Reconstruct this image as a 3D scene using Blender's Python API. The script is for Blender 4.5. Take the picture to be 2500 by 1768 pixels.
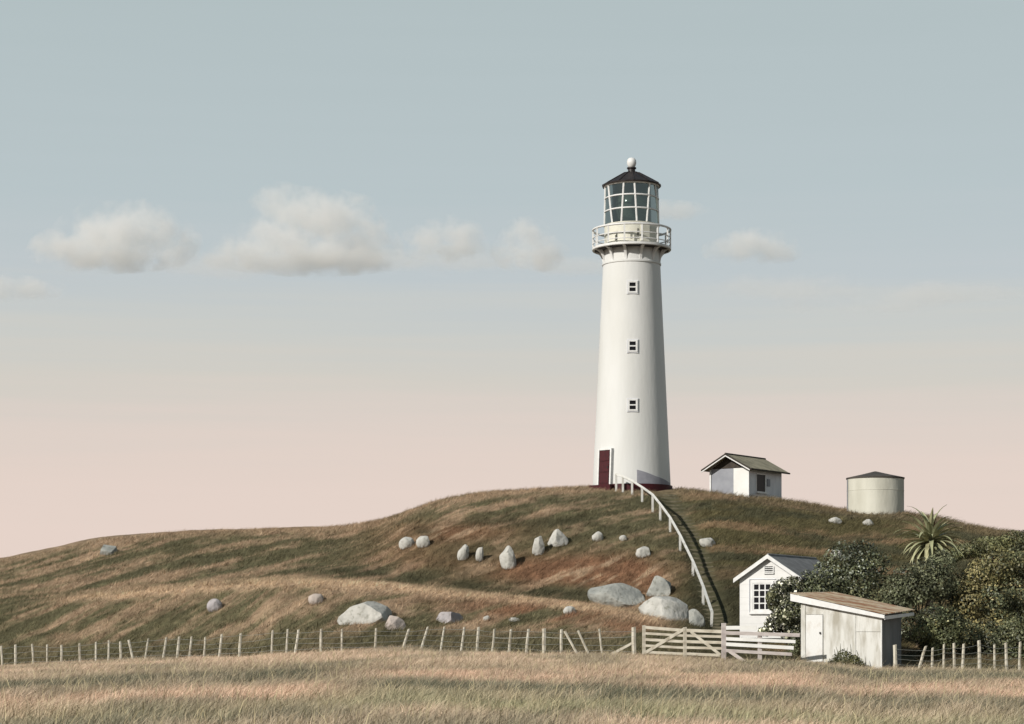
import bpy, bmesh, math, random
import numpy as np
from mathutils import Vector, Matrix

for o in list(bpy.data.objects):
    bpy.data.objects.remove(o)
R = math.radians
random.seed(7)
rng = np.random.default_rng(7)
scene = bpy.context.scene
COL = scene.collection

# ------------------------------------------------------------------ camera, sky, sun, exposure
FPX, HZ, CX, EYE = 5155.0, 1528.0, 1250.0, 1.7        # focal length in photo pixels, horizon row, centre column, eye height
cam_d = bpy.data.cameras.new('camera')
cam_d.sensor_width = 36.0
cam_d.lens = 36.0 * FPX / 2500.0
cam_d.shift_y = (HZ - 884.0) / 2500.0
cam_d.clip_start, cam_d.clip_end = 0.5, 20000.0
cam = bpy.data.objects.new('camera', cam_d)
cam.location = (0, 0, EYE)
cam.rotation_euler = (R(90), 0, 0)
COL.objects.link(cam)
scene.camera = cam

SUN_AZ, SUN_EL = 48.0, 28.0            # sun behind the camera, this far to its left, and above the horizon
sun_vec = Vector((-math.sin(R(SUN_AZ)) * math.cos(R(SUN_EL)), -math.cos(R(SUN_AZ)) * math.cos(R(SUN_EL)), math.sin(R(SUN_EL))))


def lin(r, g, b):
    f = lambda c: (c / 255 / 12.92) if c / 255 <= 0.04045 else ((c / 255 + 0.055) / 1.055) ** 2.4
    return (f(r), f(g), f(b), 1.0)


world = bpy.data.worlds.new('World')
scene.world = world
world.use_nodes = True
nt = world.node_tree
nt.nodes.clear()
w_out = nt.nodes.new('ShaderNodeOutputWorld')
w_sky = nt.nodes.new('ShaderNodeTexSky')
w_sky.sky_type = 'NISHITA'
w_sky.sun_disc = False
w_sky.sun_elevation = R(SUN_EL)
w_sky.sun_rotation = math.atan2(sun_vec.x, sun_vec.y)
w_sky.dust_density = 2.0
w_b1 = nt.nodes.new('ShaderNodeBackground')
w_b1.inputs['Strength'].default_value = 0.05
w_tc = nt.nodes.new('ShaderNodeTexCoord')
w_sep = nt.nodes.new('ShaderNodeSeparateXYZ')
w_ramp = nt.nodes.new('ShaderNodeValToRGB')
w_nz = nt.nodes.new('ShaderNodeTexNoise')
w_map = nt.nodes.new('ShaderNodeMapping')
w_map.inputs['Scale'].default_value = (2.2, 2.2, 60)
w_nz.inputs['Scale'].default_value = 2.0
w_nz.inputs['Detail'].default_value = 4.0
w_ma = nt.nodes.new('ShaderNodeMath'); w_ma.operation = 'MULTIPLY_ADD'
w_ma.inputs[1].default_value = 0.036
w_sb = nt.nodes.new('ShaderNodeMath'); w_sb.operation = 'SUBTRACT'; w_sb.inputs[1].default_value = 0.018
stops = [(0.0, (237, 217, 207)), (0.045, (236, 217, 207)), (0.075, (232, 215, 205)), (0.098, (225, 213, 204)), (0.116, (216, 211, 202)),
         (0.138, (207, 209, 205)), (0.162, (197, 205, 208)), (0.20, (190, 202, 205)), (0.284, (184, 197, 199)), (0.30, (182, 195, 197)), (0.50, (128, 148, 156)), (0.8, (88, 110, 126))]
el = w_ramp.color_ramp.elements
while len(el) < len(stops):
    el.new(0.5)
for e, (p, c) in zip(el, stops):
    e.position = p
    e.color = lin(*c)
w_b2 = nt.nodes.new('ShaderNodeBackground')
w_b2.inputs['Strength'].default_value = 1.0
w_mix = nt.nodes.new('ShaderNodeMixShader')
w_mix.inputs[0].default_value = 0.92
L = nt.links.new
L(w_tc.outputs['Generated'], w_sep.inputs[0])
L(w_tc.outputs['Generated'], w_map.inputs[0]); L(w_map.outputs[0], w_nz.inputs['Vector'])
L(w_nz.outputs['Fac'], w_ma.inputs[0]); L(w_sep.outputs['Z'], w_ma.inputs[2]); L(w_ma.outputs[0], w_sb.inputs[0])
L(w_sb.outputs[0], w_ramp.inputs[0]); L(w_ramp.outputs[0], w_b2.inputs[0])
L(w_sky.outputs[0], w_b1.inputs[0])
L(w_b1.outputs[0], w_mix.inputs[1]); L(w_b2.outputs[0], w_mix.inputs[2]); L(w_mix.outputs[0], w_out.inputs[0])

sun_d = bpy.data.lights.new('sun', 'SUN')
sun_d.energy = 5.0
sun_d.angle = R(0.6)
sun_d.color = (1.0, 0.955, 0.885)
sun = bpy.data.objects.new('sun', sun_d)
sun.rotation_euler = sun_vec.to_track_quat('Z', 'Y').to_euler()
sun.location = (-40, -40, 60)
COL.objects.link(sun)
vs = scene.view_settings
vs.view_transform = 'Standard'
vs.look = 'None'
vs.exposure = 0.0
vs.gamma = 1.0
vs.use_curve_mapping = False
scene.cycles.volume_bounces = 3
scene.cycles.max_bounces = 10
scene.cycles.transparent_max_bounces = 16

# ------------------------------------------------------------------ helpers


def P(px, py, Y):
    """the point at distance Y that the photo shows at (px, py)"""
    return Vector(((px - CX) * Y / FPX, Y, EYE + (HZ - py) * Y / FPX))


class MB:
    def __init__(self):
        self.v, self.f = [], []

    def add(self, vs_, fs_):
        b = len(self.v)
        self.v += [tuple(p) for p in vs_]
        self.f += [tuple(i + b for i in q) for q in fs_]
        return self

    def hexa(self, c):
        """8 corners: bottom 4 counter-clockwise, then top 4"""
        return self.add(c, [(3, 2, 1, 0), (4, 5, 6, 7), (0, 1, 5, 4), (1, 2, 6, 5), (2, 3, 7, 6), (3, 0, 4, 7)])

    def box(self, x0, x1, y0, y1, z0, z1, m=None):
        c = [Vector(p) for p in ((x0, y0, z0), (x1, y0, z0), (x1, y1, z0), (x0, y1, z0), (x0, y0, z1), (x1, y0, z1), (x1, y1, z1), (x0, y1, z1))]
        if m is not None:
            c = [m @ p for p in c]
        return self.hexa(c)

    def beam(self, p0, p1, w, t, up=Vector((0, 0, 1)), taper=1.0):
        """bar from p0 to p1, w across, t deep"""
        p0, p1 = Vector(p0), Vector(p1)
        d = (p1 - p0).normalized()
        side = d.cross(Vector((0, 1, 0)))
        if side.length < 0.05:
            side = d.cross(Vector((1, 0, 0)))
        side.normalize()
        dep = d.cross(side).normalized()
        c = []
        for p, k in ((p0, 1.0), (p1, taper)):
            a, b = side * (w / 2 * k), dep * (t / 2 * k)
            c += [p - a - b, p + a - b, p + a + b, p - a + b]
        return self.hexa(c)

    def tube(self, pts, rad, n=8, caps=True):
        pts = [Vector(p) for p in pts]
        if not hasattr(rad, '__len__'):
            rad = [rad] * len(pts)
        vs_, fs_ = [], []
        prev = None
        for i, p in enumerate(pts):
            d = (pts[min(i + 1, len(pts) - 1)] - pts[max(i - 1, 0)]).normalized()
            a = prev if prev is not None else (Vector((0, 0, 1)) if abs(d.z) < 0.9 else Vector((1, 0, 0)))
            u = (a - d * a.dot(d)).normalized()
            prev = u
            v = d.cross(u)
            for k in range(n):
                t = 2 * math.pi * k / n
                vs_.append(p + (u * math.cos(t) + v * math.sin(t)) * rad[i])
        for i in range(len(pts) - 1):
            for k in range(n):
                k2 = (k + 1) % n
                fs_.append((i * n + k, i * n + k2, (i + 1) * n + k2, (i + 1) * n + k))
        if caps:
            fs_.append(tuple(range(n - 1, -1, -1)))
            fs_.append(tuple((len(pts) - 1) * n + k for k in range(n)))
        return self.add(vs_, fs_)

    def lathe(self, prof, n=64, cx=0, cy=0, cap=True):
        vs_, fs_ = [], []
        for r, z in prof:
            for k in range(n):
                t = 2 * math.pi * k / n
                vs_.append((cx + r * math.sin(t), cy - r * math.cos(t), z))
        for i in range(len(prof) - 1):
            for k in range(n):
                k2 = (k + 1) % n
                fs_.append((i * n + k, i * n + k2, (i + 1) * n + k2, (i + 1) * n + k))
        if cap:
            fs_.append(tuple(range(n - 1, -1, -1)))
            fs_.append(tuple((len(prof) - 1) * n + k for k in range(n)))
        return self.add(vs_, fs_)

    def build(self, name, m, parent=None, smooth=False, bevel=0.0, angle=35):
        me = bpy.data.meshes.new(name)
        me.from_pydata(self.v, [], self.f)
        bm = bmesh.new()
        bm.from_mesh(me)
        bmesh.ops.recalc_face_normals(bm, faces=bm.faces)
        if bevel:
            bmesh.ops.bevel(bm, geom=[e for e in bm.edges if e.calc_face_angle(0) > 0.5], offset=bevel, segments=1, affect='EDGES')
        bm.to_mesh(me)
        bm.free()
        if smooth:
            me.polygons.foreach_set('use_smooth', [True] * len(me.polygons))
            me.set_sharp_from_angle(angle=R(angle))
        me.materials.append(m)
        return link(name, me, parent)


def link(name, me, parent=None):
    o = bpy.data.objects.new(name, me)
    COL.objects.link(o)
    if parent is not None:
        o.parent = parent
        if parent.parent is None:
            o.matrix_parent_inverse = Matrix.Translation(parent.location).inverted()
        else:
            o.matrix_parent_inverse = (Matrix.Translation(parent.parent.location) @ parent.matrix_parent_inverse).inverted()
    return o


def tag(o, label, cat, group=None, kind=None):
    o['label'] = label
    o['category'] = cat
    if group:
        o['group'] = group
    if kind:
        o['kind'] = kind
    return o


def thing(name, loc, label, cat, group=None):
    o = bpy.data.objects.new(name, None)
    o.empty_display_size = 0.3
    o.location = loc
    COL.objects.link(o)
    return tag(o, label, cat, group)


# ------------------------------------------------------------------ materials
def material(name, col, rough=0.7, col2=None, scale=3.0, detail=6.0, mix=(0.35, 0.65), bump=0.0, bump_scale=30.0, stretch=None,
             attr=None, metallic=0.0, spec=0.3, wave=None, col3=None, scale3=1.0, mix3=(0.5, 0.7)):
    if attr is None:                      # base colours scaled down evenly to suit the strong sun
        col, col2, col3 = [None if c_ is None else tuple(v * BASE_SCALE for v in c_) for c_ in (col, col2, col3)]
    m = bpy.data.materials.new(name)
    m.use_nodes = True
    t = m.node_tree
    b = t.nodes['Principled BSDF']
    b.inputs['Roughness'].default_value = rough
    b.inputs['Metallic'].default_value = metallic
    b.inputs['Specular IOR Level'].default_value = spec
    ln = t.links.new
    tc = t.nodes.new('ShaderNodeTexCoord')
    mp = t.nodes.new('ShaderNodeMapping')
    if stretch:
        mp.inputs['Scale'].default_value = stretch
    ln(tc.outputs['Object'], mp.inputs[0])
    cur = None
    if attr:
        a = t.nodes.new('ShaderNodeVertexColor')
        a.layer_name = attr
        cur = a.outputs['Color']

    def noise_mix(cur, c_a, c_b, sc, rng_, mult=False):
        n = t.nodes.new('ShaderNodeTexNoise')
        n.inputs['Scale'].default_value = sc
        n.inputs['Detail'].default_value = detail
        ln(mp.outputs[0], n.inputs['Vector'])
        mr = t.nodes.new('ShaderNodeMapRange')
        mr.inputs['From Min'].default_value, mr.inputs['From Max'].default_value = rng_
        ln(n.outputs['Fac'], mr.inputs['Value'])
        mx = t.nodes.new('ShaderNodeMix')
        mx.data_type = 'RGBA'
        if mult:
            mx.blend_type = 'MULTIPLY'
        ln(mr.outputs[0], mx.inputs['Factor'])
        if cur is not None:
            ln(cur, mx.inputs['A'])
        else:
            mx.inputs['A'].default_value = (*c_a, 1)
        mx.inputs['B'].default_value = (*c_b, 1)
        return mx.outputs['Result']
    if cur is None and col2 is None:
        b.inputs['Base Color'].default_value = (*col, 1)
    else:
        if col2 is not None:
            cur = noise_mix(cur, col, col2, scale, mix, mult=attr is not None)
        if col3 is not None:
            cur = noise_mix(cur, col, col3, scale3, mix3)
        ln(cur, b.inputs['Base Color'])
    if bump or wave:
        bp = t.nodes.new('ShaderNodeBump')
        bp.inputs['Strength'].default_value = 1.0
        bp.inputs['Distance'].default_value = bump if bump else wave[1]
        if wave:
            w = t.nodes.new('ShaderNodeTexWave')
            w.wave_type = 'BANDS'
            w.bands_direction = wave[2]
            w.wave_profile = wave[3]
            w.inputs['Scale'].default_value = wave[0]
            w.inputs['Distortion'].default_value = 0.0
            ln(tc.outputs['Object'], w.inputs['Vector'])
            ln(w.outputs['Fac'], bp.inputs['Height'])
        else:
            n = t.nodes.new('ShaderNodeTexNoise')
            n.inputs['Scale'].default_value = bump_scale
            n.inputs['Detail'].default_value = 6
            ln(mp.outputs[0], n.inputs['Vector'])
            ln(n.outputs['Fac'], bp.inputs['Height'])
        ln(bp.outputs[0], b.inputs['Normal'])
    return m


BASE_SCALE = 0.70
M = {}
M['white'] = material('white_paint', (0.95, 0.94, 0.91), 0.6, (0.85, 0.84, 0.80), 1.2, bump=0.01, bump_scale=6)
M['tower'] = material('tower_paint', (0.80, 0.80, 0.78), 0.6, (0.72, 0.715, 0.68), 0.55, stretch=(1, 1, 0.25), bump=0.012, bump_scale=5, mix=(0.42, 0.75))
M['cream'] = material('cream_paint', (0.80, 0.78, 0.67), 0.6, (0.68, 0.66, 0.56), 3.0, mix=(0.45, 0.8))
M['trim'] = material('trim_paint', (0.92, 0.915, 0.90), 0.5, (0.80, 0.79, 0.77), 4.0)
M['maroon'] = material('maroon_paint', (0.072, 0.006, 0.010), 0.6, (0.05, 0.005, 0.008), 6.0)
M['dark'] = material('dark_opening', (0.012, 0.012, 0.014), 0.35, spec=0.12)
M['black'] = material('dark_roof', (0.022, 0.018, 0.019), 0.5, (0.04, 0.03, 0.028), 4.0)
M['slot'] = material('grey_slot', (0.22, 0.22, 0.19), 0.7)
M['slot_dark'] = material('soffit_painted_shade', (0.07, 0.065, 0.07), 0.8)
M['concrete'] = material('grey_foot_shadow_and_pipe', (0.36, 0.36, 0.40), 0.85, (0.30, 0.30, 0.34), 3.0, bump=0.01)  # tone of the tower-foot shadow wedge; the tank's downpipe shares it
M['hut_wall'] = material('hut_paint', (0.86, 0.87, 0.90), 0.7, (0.72, 0.73, 0.77), 2.0, stretch=(1, 1, 0.4))
M['hut_grey'] = material('hut_grey_shade_and_box', (0.37, 0.38, 0.415), 0.75, (0.31, 0.32, 0.355), 2.0)
M['hut_roof'] = material('mossy_roof', (0.46, 0.41, 0.29), 0.9, (0.30, 0.27, 0.19), 1.6, bump=0.03, bump_scale=9)
M['brown'] = material('brown_trim_and_gable_shade', (0.075, 0.06, 0.045), 0.8, (0.045, 0.036, 0.03), 5)
M['tank'] = material('tank_concrete', (0.76, 0.74, 0.64), 0.8, (0.60, 0.58, 0.49), 0.9, stretch=(1, 1, 0.35), bump=0.02, bump_scale=5, col3=(0.3, 0.29, 0.22), scale3=1.4, mix3=(0.58, 0.85))
M['tank_roof'] = material('tank_roof', (0.07, 0.06, 0.055), 0.8, (0.11, 0.095, 0.08), 2)
M['cot_wall'] = material('weatherboard', (0.95, 0.94, 0.92), 0.6, (0.86, 0.85, 0.83), 1.5, wave=(1.05, 0.02, 'Z', 'SAW'))
M['slate'] = material('slate_roof', (0.32, 0.315, 0.315), 0.85, (0.23, 0.225, 0.225), 3.0, bump=0.02, bump_scale=14)
M['shed_wall'] = material('shed_paint', (0.80, 0.79, 0.745), 0.8, (0.47, 0.44, 0.37), 1.9, stretch=(1.6, 1.6, 0.4), mix=(0.42, 0.68), bump=0.012, bump_scale=10, col3=(0.42, 0.40, 0.32), scale3=2.6, mix3=(0.60, 0.82))
M['shed_door'] = material('shed_door_paint', (0.88, 0.875, 0.85), 0.8, (0.65, 0.57, 0.49), 2.2, stretch=(1, 1, 0.6), mix=(0.5, 0.75), bump=0.01, bump_scale=12)
M['shed_side'] = material('shed_side_shaded', (0.28, 0.285, 0.29), 0.75, (0.19, 0.195, 0.2), 1.6, stretch=(1, 1, 0.4), bump=0.01)  # darker than the front: the side wall's shade is put into its colour
M['rust_roof'] = material('rusty_iron', (0.60, 0.49, 0.34), 0.75, (0.36, 0.19, 0.105), 1.0, stretch=(0.4, 2.6, 1), mix=(0.42, 0.60), bump=0.01, col3=(0.62, 0.56, 0.45), scale3=1.5, mix3=(0.52, 0.75))
M['timber'] = material('weathered_timber', (0.72, 0.67, 0.56), 0.85, (0.40, 0.35, 0.26), 5.0, stretch=(1, 1, 0.5), mix=(0.42, 0.72), bump=0.01, bump_scale=20)
M['timber2'] = material('weathered_gate_timber', (0.62, 0.57, 0.47), 0.85, (0.40, 0.35, 0.27), 4.0, stretch=(0.5, 1, 1.5), mix=(0.4, 0.75), bump=0.01, bump_scale=20)
M['timber3'] = material('bleached_gate_timber', (0.62, 0.56, 0.53), 0.85, (0.42, 0.36, 0.34), 4.0, stretch=(0.5, 1, 1.5), mix=(0.4, 0.75), bump=0.01, bump_scale=20)
M['wire'] = material('fence_wire', (0.42, 0.44, 0.40), 0.5, (0.3, 0.3, 0.27), 8, metallic=0.3)
M['rail'] = material('rail_paint', (0.74, 0.73, 0.69), 0.6, (0.5, 0.48, 0.42), 4.0, mix=(0.45, 0.8))
M['step'] = material('earth_step', (0.24, 0.21, 0.13), 0.95, (0.14, 0.135, 0.08), 4.0, bump=0.03)
M['riser'] = material('step_board', (0.21, 0.185, 0.125), 0.9, (0.12, 0.11, 0.07), 5.0)
M['ground'] = material('ground_cover', (1, 1, 1), 0.95, (0.62, 0.62, 0.6), 3.2, attr='plant_colour', bump=0.06, bump_scale=7, spec=0.05, mix=(0.35, 0.75))
M['grass'] = material('grass_blades', (1, 1, 1), 0.75, attr='plant_colour', spec=0.12)
M['leaf'] = material('leaves', (1, 1, 1), 0.5, attr='plant_colour', spec=0.3)
M['bark'] = material('bark', (0.075, 0.06, 0.045), 0.9, (0.045, 0.036, 0.028), 6)
M['far'] = material('far_ground', (0.14, 0.12, 0.065), 0.95, (0.09, 0.085, 0.045), 0.05)


def rock_mat(name, a, b, c):
    return material(name, a, 0.9, b, 1.5, detail=9, bump=0.10, bump_scale=3.2, col3=c, scale3=5.0, mix3=(0.56, 0.75), mix=(0.36, 0.66))


M['rock'] = rock_mat('pale_rock', (0.66, 0.64, 0.59), (0.45, 0.44, 0.40), (0.28, 0.275, 0.22))
M['rock_grey'] = rock_mat('grey_rock', (0.47, 0.47, 0.43), (0.31, 0.32, 0.30), (0.20, 0.2, 0.165))
M['rock_pink'] = rock_mat('pinkish_rock', (0.60, 0.51, 0.45), (0.45, 0.39, 0.35), (0.3, 0.27, 0.24))
M['rock_mauve'] = rock_mat('mauve_rock', (0.50, 0.46, 0.46), (0.36, 0.335, 0.34), (0.25, 0.23, 0.22))

# glass of the lantern: part reflecting, part see-through
g = bpy.data.materials.new('lantern_glass')
g.use_nodes = True
t = g.node_tree
t.nodes.clear()
o_ = t.nodes.new('ShaderNodeOutputMaterial')
tr = t.nodes.new('ShaderNodeBsdfTransparent')
tr.inputs[0].default_value = (0.42, 0.48, 0.45, 1)
gl = t.nodes.new('ShaderNodeBsdfGlossy')
gl.inputs['Roughness'].default_value = 0.06
gl.inputs[0].default_value = (0.8, 0.88, 0.86, 1)
mx = t.nodes.new('ShaderNodeMixShader')
lw = t.nodes.new('ShaderNodeLayerWeight')
lw.inputs['Blend'].default_value = 0.25
fr_ = t.nodes.new('ShaderNodeMath')
fr_.operation = 'MULTIPLY_ADD'
fr_.inputs[1].default_value = 0.25
fr_.inputs[2].default_value = 0.13
t.links.new(lw.outputs['Fresnel'], fr_.inputs[0])
t.links.new(fr_.outputs[0], mx.inputs[0])
t.links.new(tr.outputs[0], mx.inputs[1])
t.links.new(gl.outputs[0], mx.inputs[2])
t.links.new(mx.outputs[0], o_.inputs[0])
M['glass'] = g
M['curtain_added'] = material('lantern_curtain_added', (0.30, 0.34, 0.32), 0.9, (0.18, 0.21, 0.2), 2.5, stretch=(1, 1, 0.4))
M['lens'] = material('lens_glass', (0.11, 0.14, 0.12), 0.15, (0.22, 0.26, 0.22), 4, stretch=(1, 1, 4), spec=0.6)

# ------------------------------------------------------------------ terrain


def slopes(X, Yv):
    """Fritsch-Carlson slopes along the last axis"""
    h = np.diff(X, axis=-1)
    d = np.diff(Yv, axis=-1) / h
    m = np.zeros_like(Yv)
    d0, d1 = d[..., :-1], d[..., 1:]
    h0, h1 = h[..., :-1], h[..., 1:]
    w1, w2 = 2 * h1 + h0, h1 + 2 * h0
    ok = d0 * d1 > 0
    with np.errstate(divide='ignore', invalid='ignore'):
        hm = (w1 + w2) / (w1 / d0 + w2 / d1)
    m[..., 1:-1] = np.where(ok, hm, 0)
    m[..., 0], m[..., -1] = d[..., 0], d[..., -1]
    return m


def hermite(X, Yv, m, i, x):
    tk = lambda a, j: np.take_along_axis(a, j[..., None], -1)[..., 0]
    x0, x1, y0, y1, m0, m1 = tk(X, i), tk(X, i + 1), tk(Yv, i), tk(Yv, i + 1), tk(m, i), tk(m, i + 1)
    h = x1 - x0
    s = np.clip((x - x0) / h, 0, 1)
    return (2 * s**3 - 3 * s**2 + 1) * y0 + (s**3 - 2 * s**2 + s) * h * m0 + (-2 * s**3 + 3 * s**2) * y1 + (s**3 - s**2) * h * m1


def curve(tab):
    xs = np.array([a for a, _ in tab], float)
    ys = np.array([b for _, b in tab], float)
    ms = slopes(xs, ys)

    def f(x):
        x = np.clip(np.asarray(x, float), xs[0], xs[-1])
        i = np.clip(np.searchsorted(xs, x) - 1, 0, len(xs) - 2)
        return hermite(np.broadcast_to(xs, x.shape + xs.shape), np.broadcast_to(ys, x.shape + ys.shape), np.broadcast_to(ms, x.shape + ms.shape), i, x)
    return f


_lat = rng.random((256, 256))


def vnoise(x, y):
    x, y = np.asarray(x, float), np.asarray(y, float)
    xi, yi = np.floor(x).astype(int), np.floor(y).astype(int)
    fx, fy = x - xi, y - yi
    fx, fy = fx * fx * (3 - 2 * fx), fy * fy * (3 - 2 * fy)
    a, b = _lat[xi % 256, yi % 256], _lat[(xi + 1) % 256, yi % 256]
    c, d = _lat[xi % 256, (yi + 1) % 256], _lat[(xi + 1) % 256, (yi + 1) % 256]
    return (a * (1 - fx) + b * fx) * (1 - fy) + (c * (1 - fx) + d * fx) * fy


def fbm(x, y, o=4):
    s, a, n = 0, 1.0, 0
    for k in range(o):
        s = s + a * vnoise(x * 2**k + 17.3 * k, y * 2**k + 5.1 * k)
        n += a
        a *= 0.5
    return s / n


YF = curve([(-800, 110), (0, 106), (300, 103), (600, 99), (700, 97), (900, 95), (1200, 94), (1480, 91), (1548, 90), (1765, 87.5), (1953, 87.8), (2152, 87), (2500, 88), (3200, 90)])
PF = curve([(-800, 1648), (0, 1633), (151, 1624), (265, 1619), (352, 1614), (534, 1611), (583, 1610), (663, 1602), (783, 1597), (915, 1592), (1000, 1588), (1075, 1593), (1240, 1596),
            (1330, 1602), (1473, 1603), (1548, 1606), (1660, 1612), (1768, 1617), (1953, 1621), (2152, 1639), (2300, 1638), (2500, 1642), (3200, 1650)])
PB = curve([(-800, 1490), (0, 1470), (270, 1452), (560, 1428), (700, 1421), (850, 1425), (1000, 1438), (1200, 1458), (1400, 1478), (1560, 1508), (1660, 1532), (1760, 1548), (1900, 1551), (2300, 1560), (3200, 1560)])
PH = curve([(-800, -14), (0, -14), (400, -10), (700, -1), (1500, -2), (1640, -20), (1760, -42), (3200, -42)])
YC = curve([(-800, 142), (0, 140), (600, 139), (850, 137), (1000, 131), (1200, 129), (1350, 130), (1450, 131), (1640, 131), (1850, 129), (2060, 129), (2300, 127), (2500, 125), (3200, 122)])
PC = curve([(-800, 1430), (-300, 1395), (0, 1362), (130, 1335), (270, 1308), (330, 1304), (500, 1293), (640, 1289), (850, 1283), (920, 1273), (1000, 1247), (1080, 1222), (1200, 1203), (1300, 1197), (1430, 1191),
            (1540, 1190), (1640, 1194), (1735, 1204), (1850, 1217), (1930, 1227), (2060, 1246), (2210, 1256), (2300, 1270), (2400, 1292), (2500, 1307), (2800, 1370), (3200, 1420)])
BULGE = curve([(-800, 0.55), (600, 0.55), (900, 0.58), (1100, 0.64), (1600, 0.62), (1800, 0.52), (3200, 0.52)])
PXG = curve([(96, 1772), (100, 1762), (108, 1733), (116, 1692), (124, 1645), (131, 1598)])      # the line of the stairs


def ground(X, Y):
    X, Y = np.asarray(X, float), np.asarray(Y, float)
    px = np.clip(CX + FPX * X / np.maximum(Y, 20), -800, 3200)
    yf, yc = YF(px), YC(px)
    z_of = lambda py, y: EYE + (HZ - py) * y / FPX
    pb = PB(px)
    zf, zb = z_of(PF(px), yf), z_of(pb, yf + 11)
    zh, zc = z_of(pb + PH(px), yf + 16), z_of(PC(px), yc)
    bu = BULGE(px)
    K = np.stack([0 * yf - 60, 0 * yf + 20, 0 * yf + 36, yf - 18, yf, yf + 5, yf + 11, yf + 16, yf + 16 + (yc - yf - 16) * 0.5, yc - 2.5, yc, yc + 5, yc + 14, yc + 60, yc + 160], -1)
    Z = np.stack([0 * zf - 0.2, 0 * zf, 0 * zf + 0.02, zf * 0.55, zf, zf + (zb - zf) * 0.42, zb, zh, zh + (zc - zh) * bu, zc - (zc - zh) * 0.045, zc, zc - 0.15, zc - 1.8, zf - 3, zf * 0 - 6], -1)
    m = slopes(K, Z)
    i = np.clip((K <= Y[..., None]).sum(-1) - 1, 0, K.shape[-1] - 2)
    z = hermite(K, Z, m, i, Y)
    # the stairs run in a shallow gully
    c = PXG(np.clip(Y, 96, 131))
    win = np.clip((Y - 96) / 4, 0, 1) * np.clip((129.5 - Y) / 6, 0, 1)
    dm = (px - c) * Y / FPX
    z = z - 0.45 * win * np.exp(-np.where(dm < 0, (dm / 0.75)**2, (dm / 1.1)**2))
    hill = np.clip((Y - yf) / 6, 0, 1)
    z = z + hill * (0.34 * (fbm(X * 0.24 + 3, Y * 0.24, 3) - 0.5) * np.clip((yc - Y) / 6, 0.12, 1) + 0.10 * (fbm(X * 0.9, Y * 0.9 + 9, 3) - 0.5))
    z = z + (1 - hill) * np.clip((yf - Y) / 6, 0, 1) * 0.34 * (fbm(X * 0.1 + 7, Y * 0.22, 3) - 0.5)
    return z


def gz(x, y):
    return float(ground(np.array([x]), np.array([y]))[0])


def hit(px, py, y0=None):
    """where the line of sight through (px, py) meets the ground"""
    ys = np.arange(30 if y0 is None else y0, 150, 0.05)
    zs = EYE + (HZ - py) * ys / FPX
    xs = (px - CX) * ys / FPX
    below = ground(xs, ys) >= zs
    k = int(np.argmax(below)) if below.any() else int(np.argmin(np.abs(ground(xs, ys) - zs)))
    return Vector((xs[k], ys[k], float(ground(xs[k:k + 1], ys[k:k + 1])[0])))


def S(a, b, x):
    t_ = np.clip((x - a) / (b - a), 0, 1)
    return t_ * t_ * (3 - 2 * t_)


TAN, PEACH, STRAW = np.array([0.32, 0.228, 0.15]), np.array([0.60, 0.415, 0.305]), np.array([0.55, 0.43, 0.32])
RUST, GREEN, DGREEN = np.array([0.165, 0.09, 0.053]), np.array([0.128, 0.114, 0.064]), np.array([0.07, 0.066, 0.038])
GREYG, LIME = np.array([0.115, 0.118, 0.082]), np.array([0.29, 0.28, 0.165])


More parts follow.
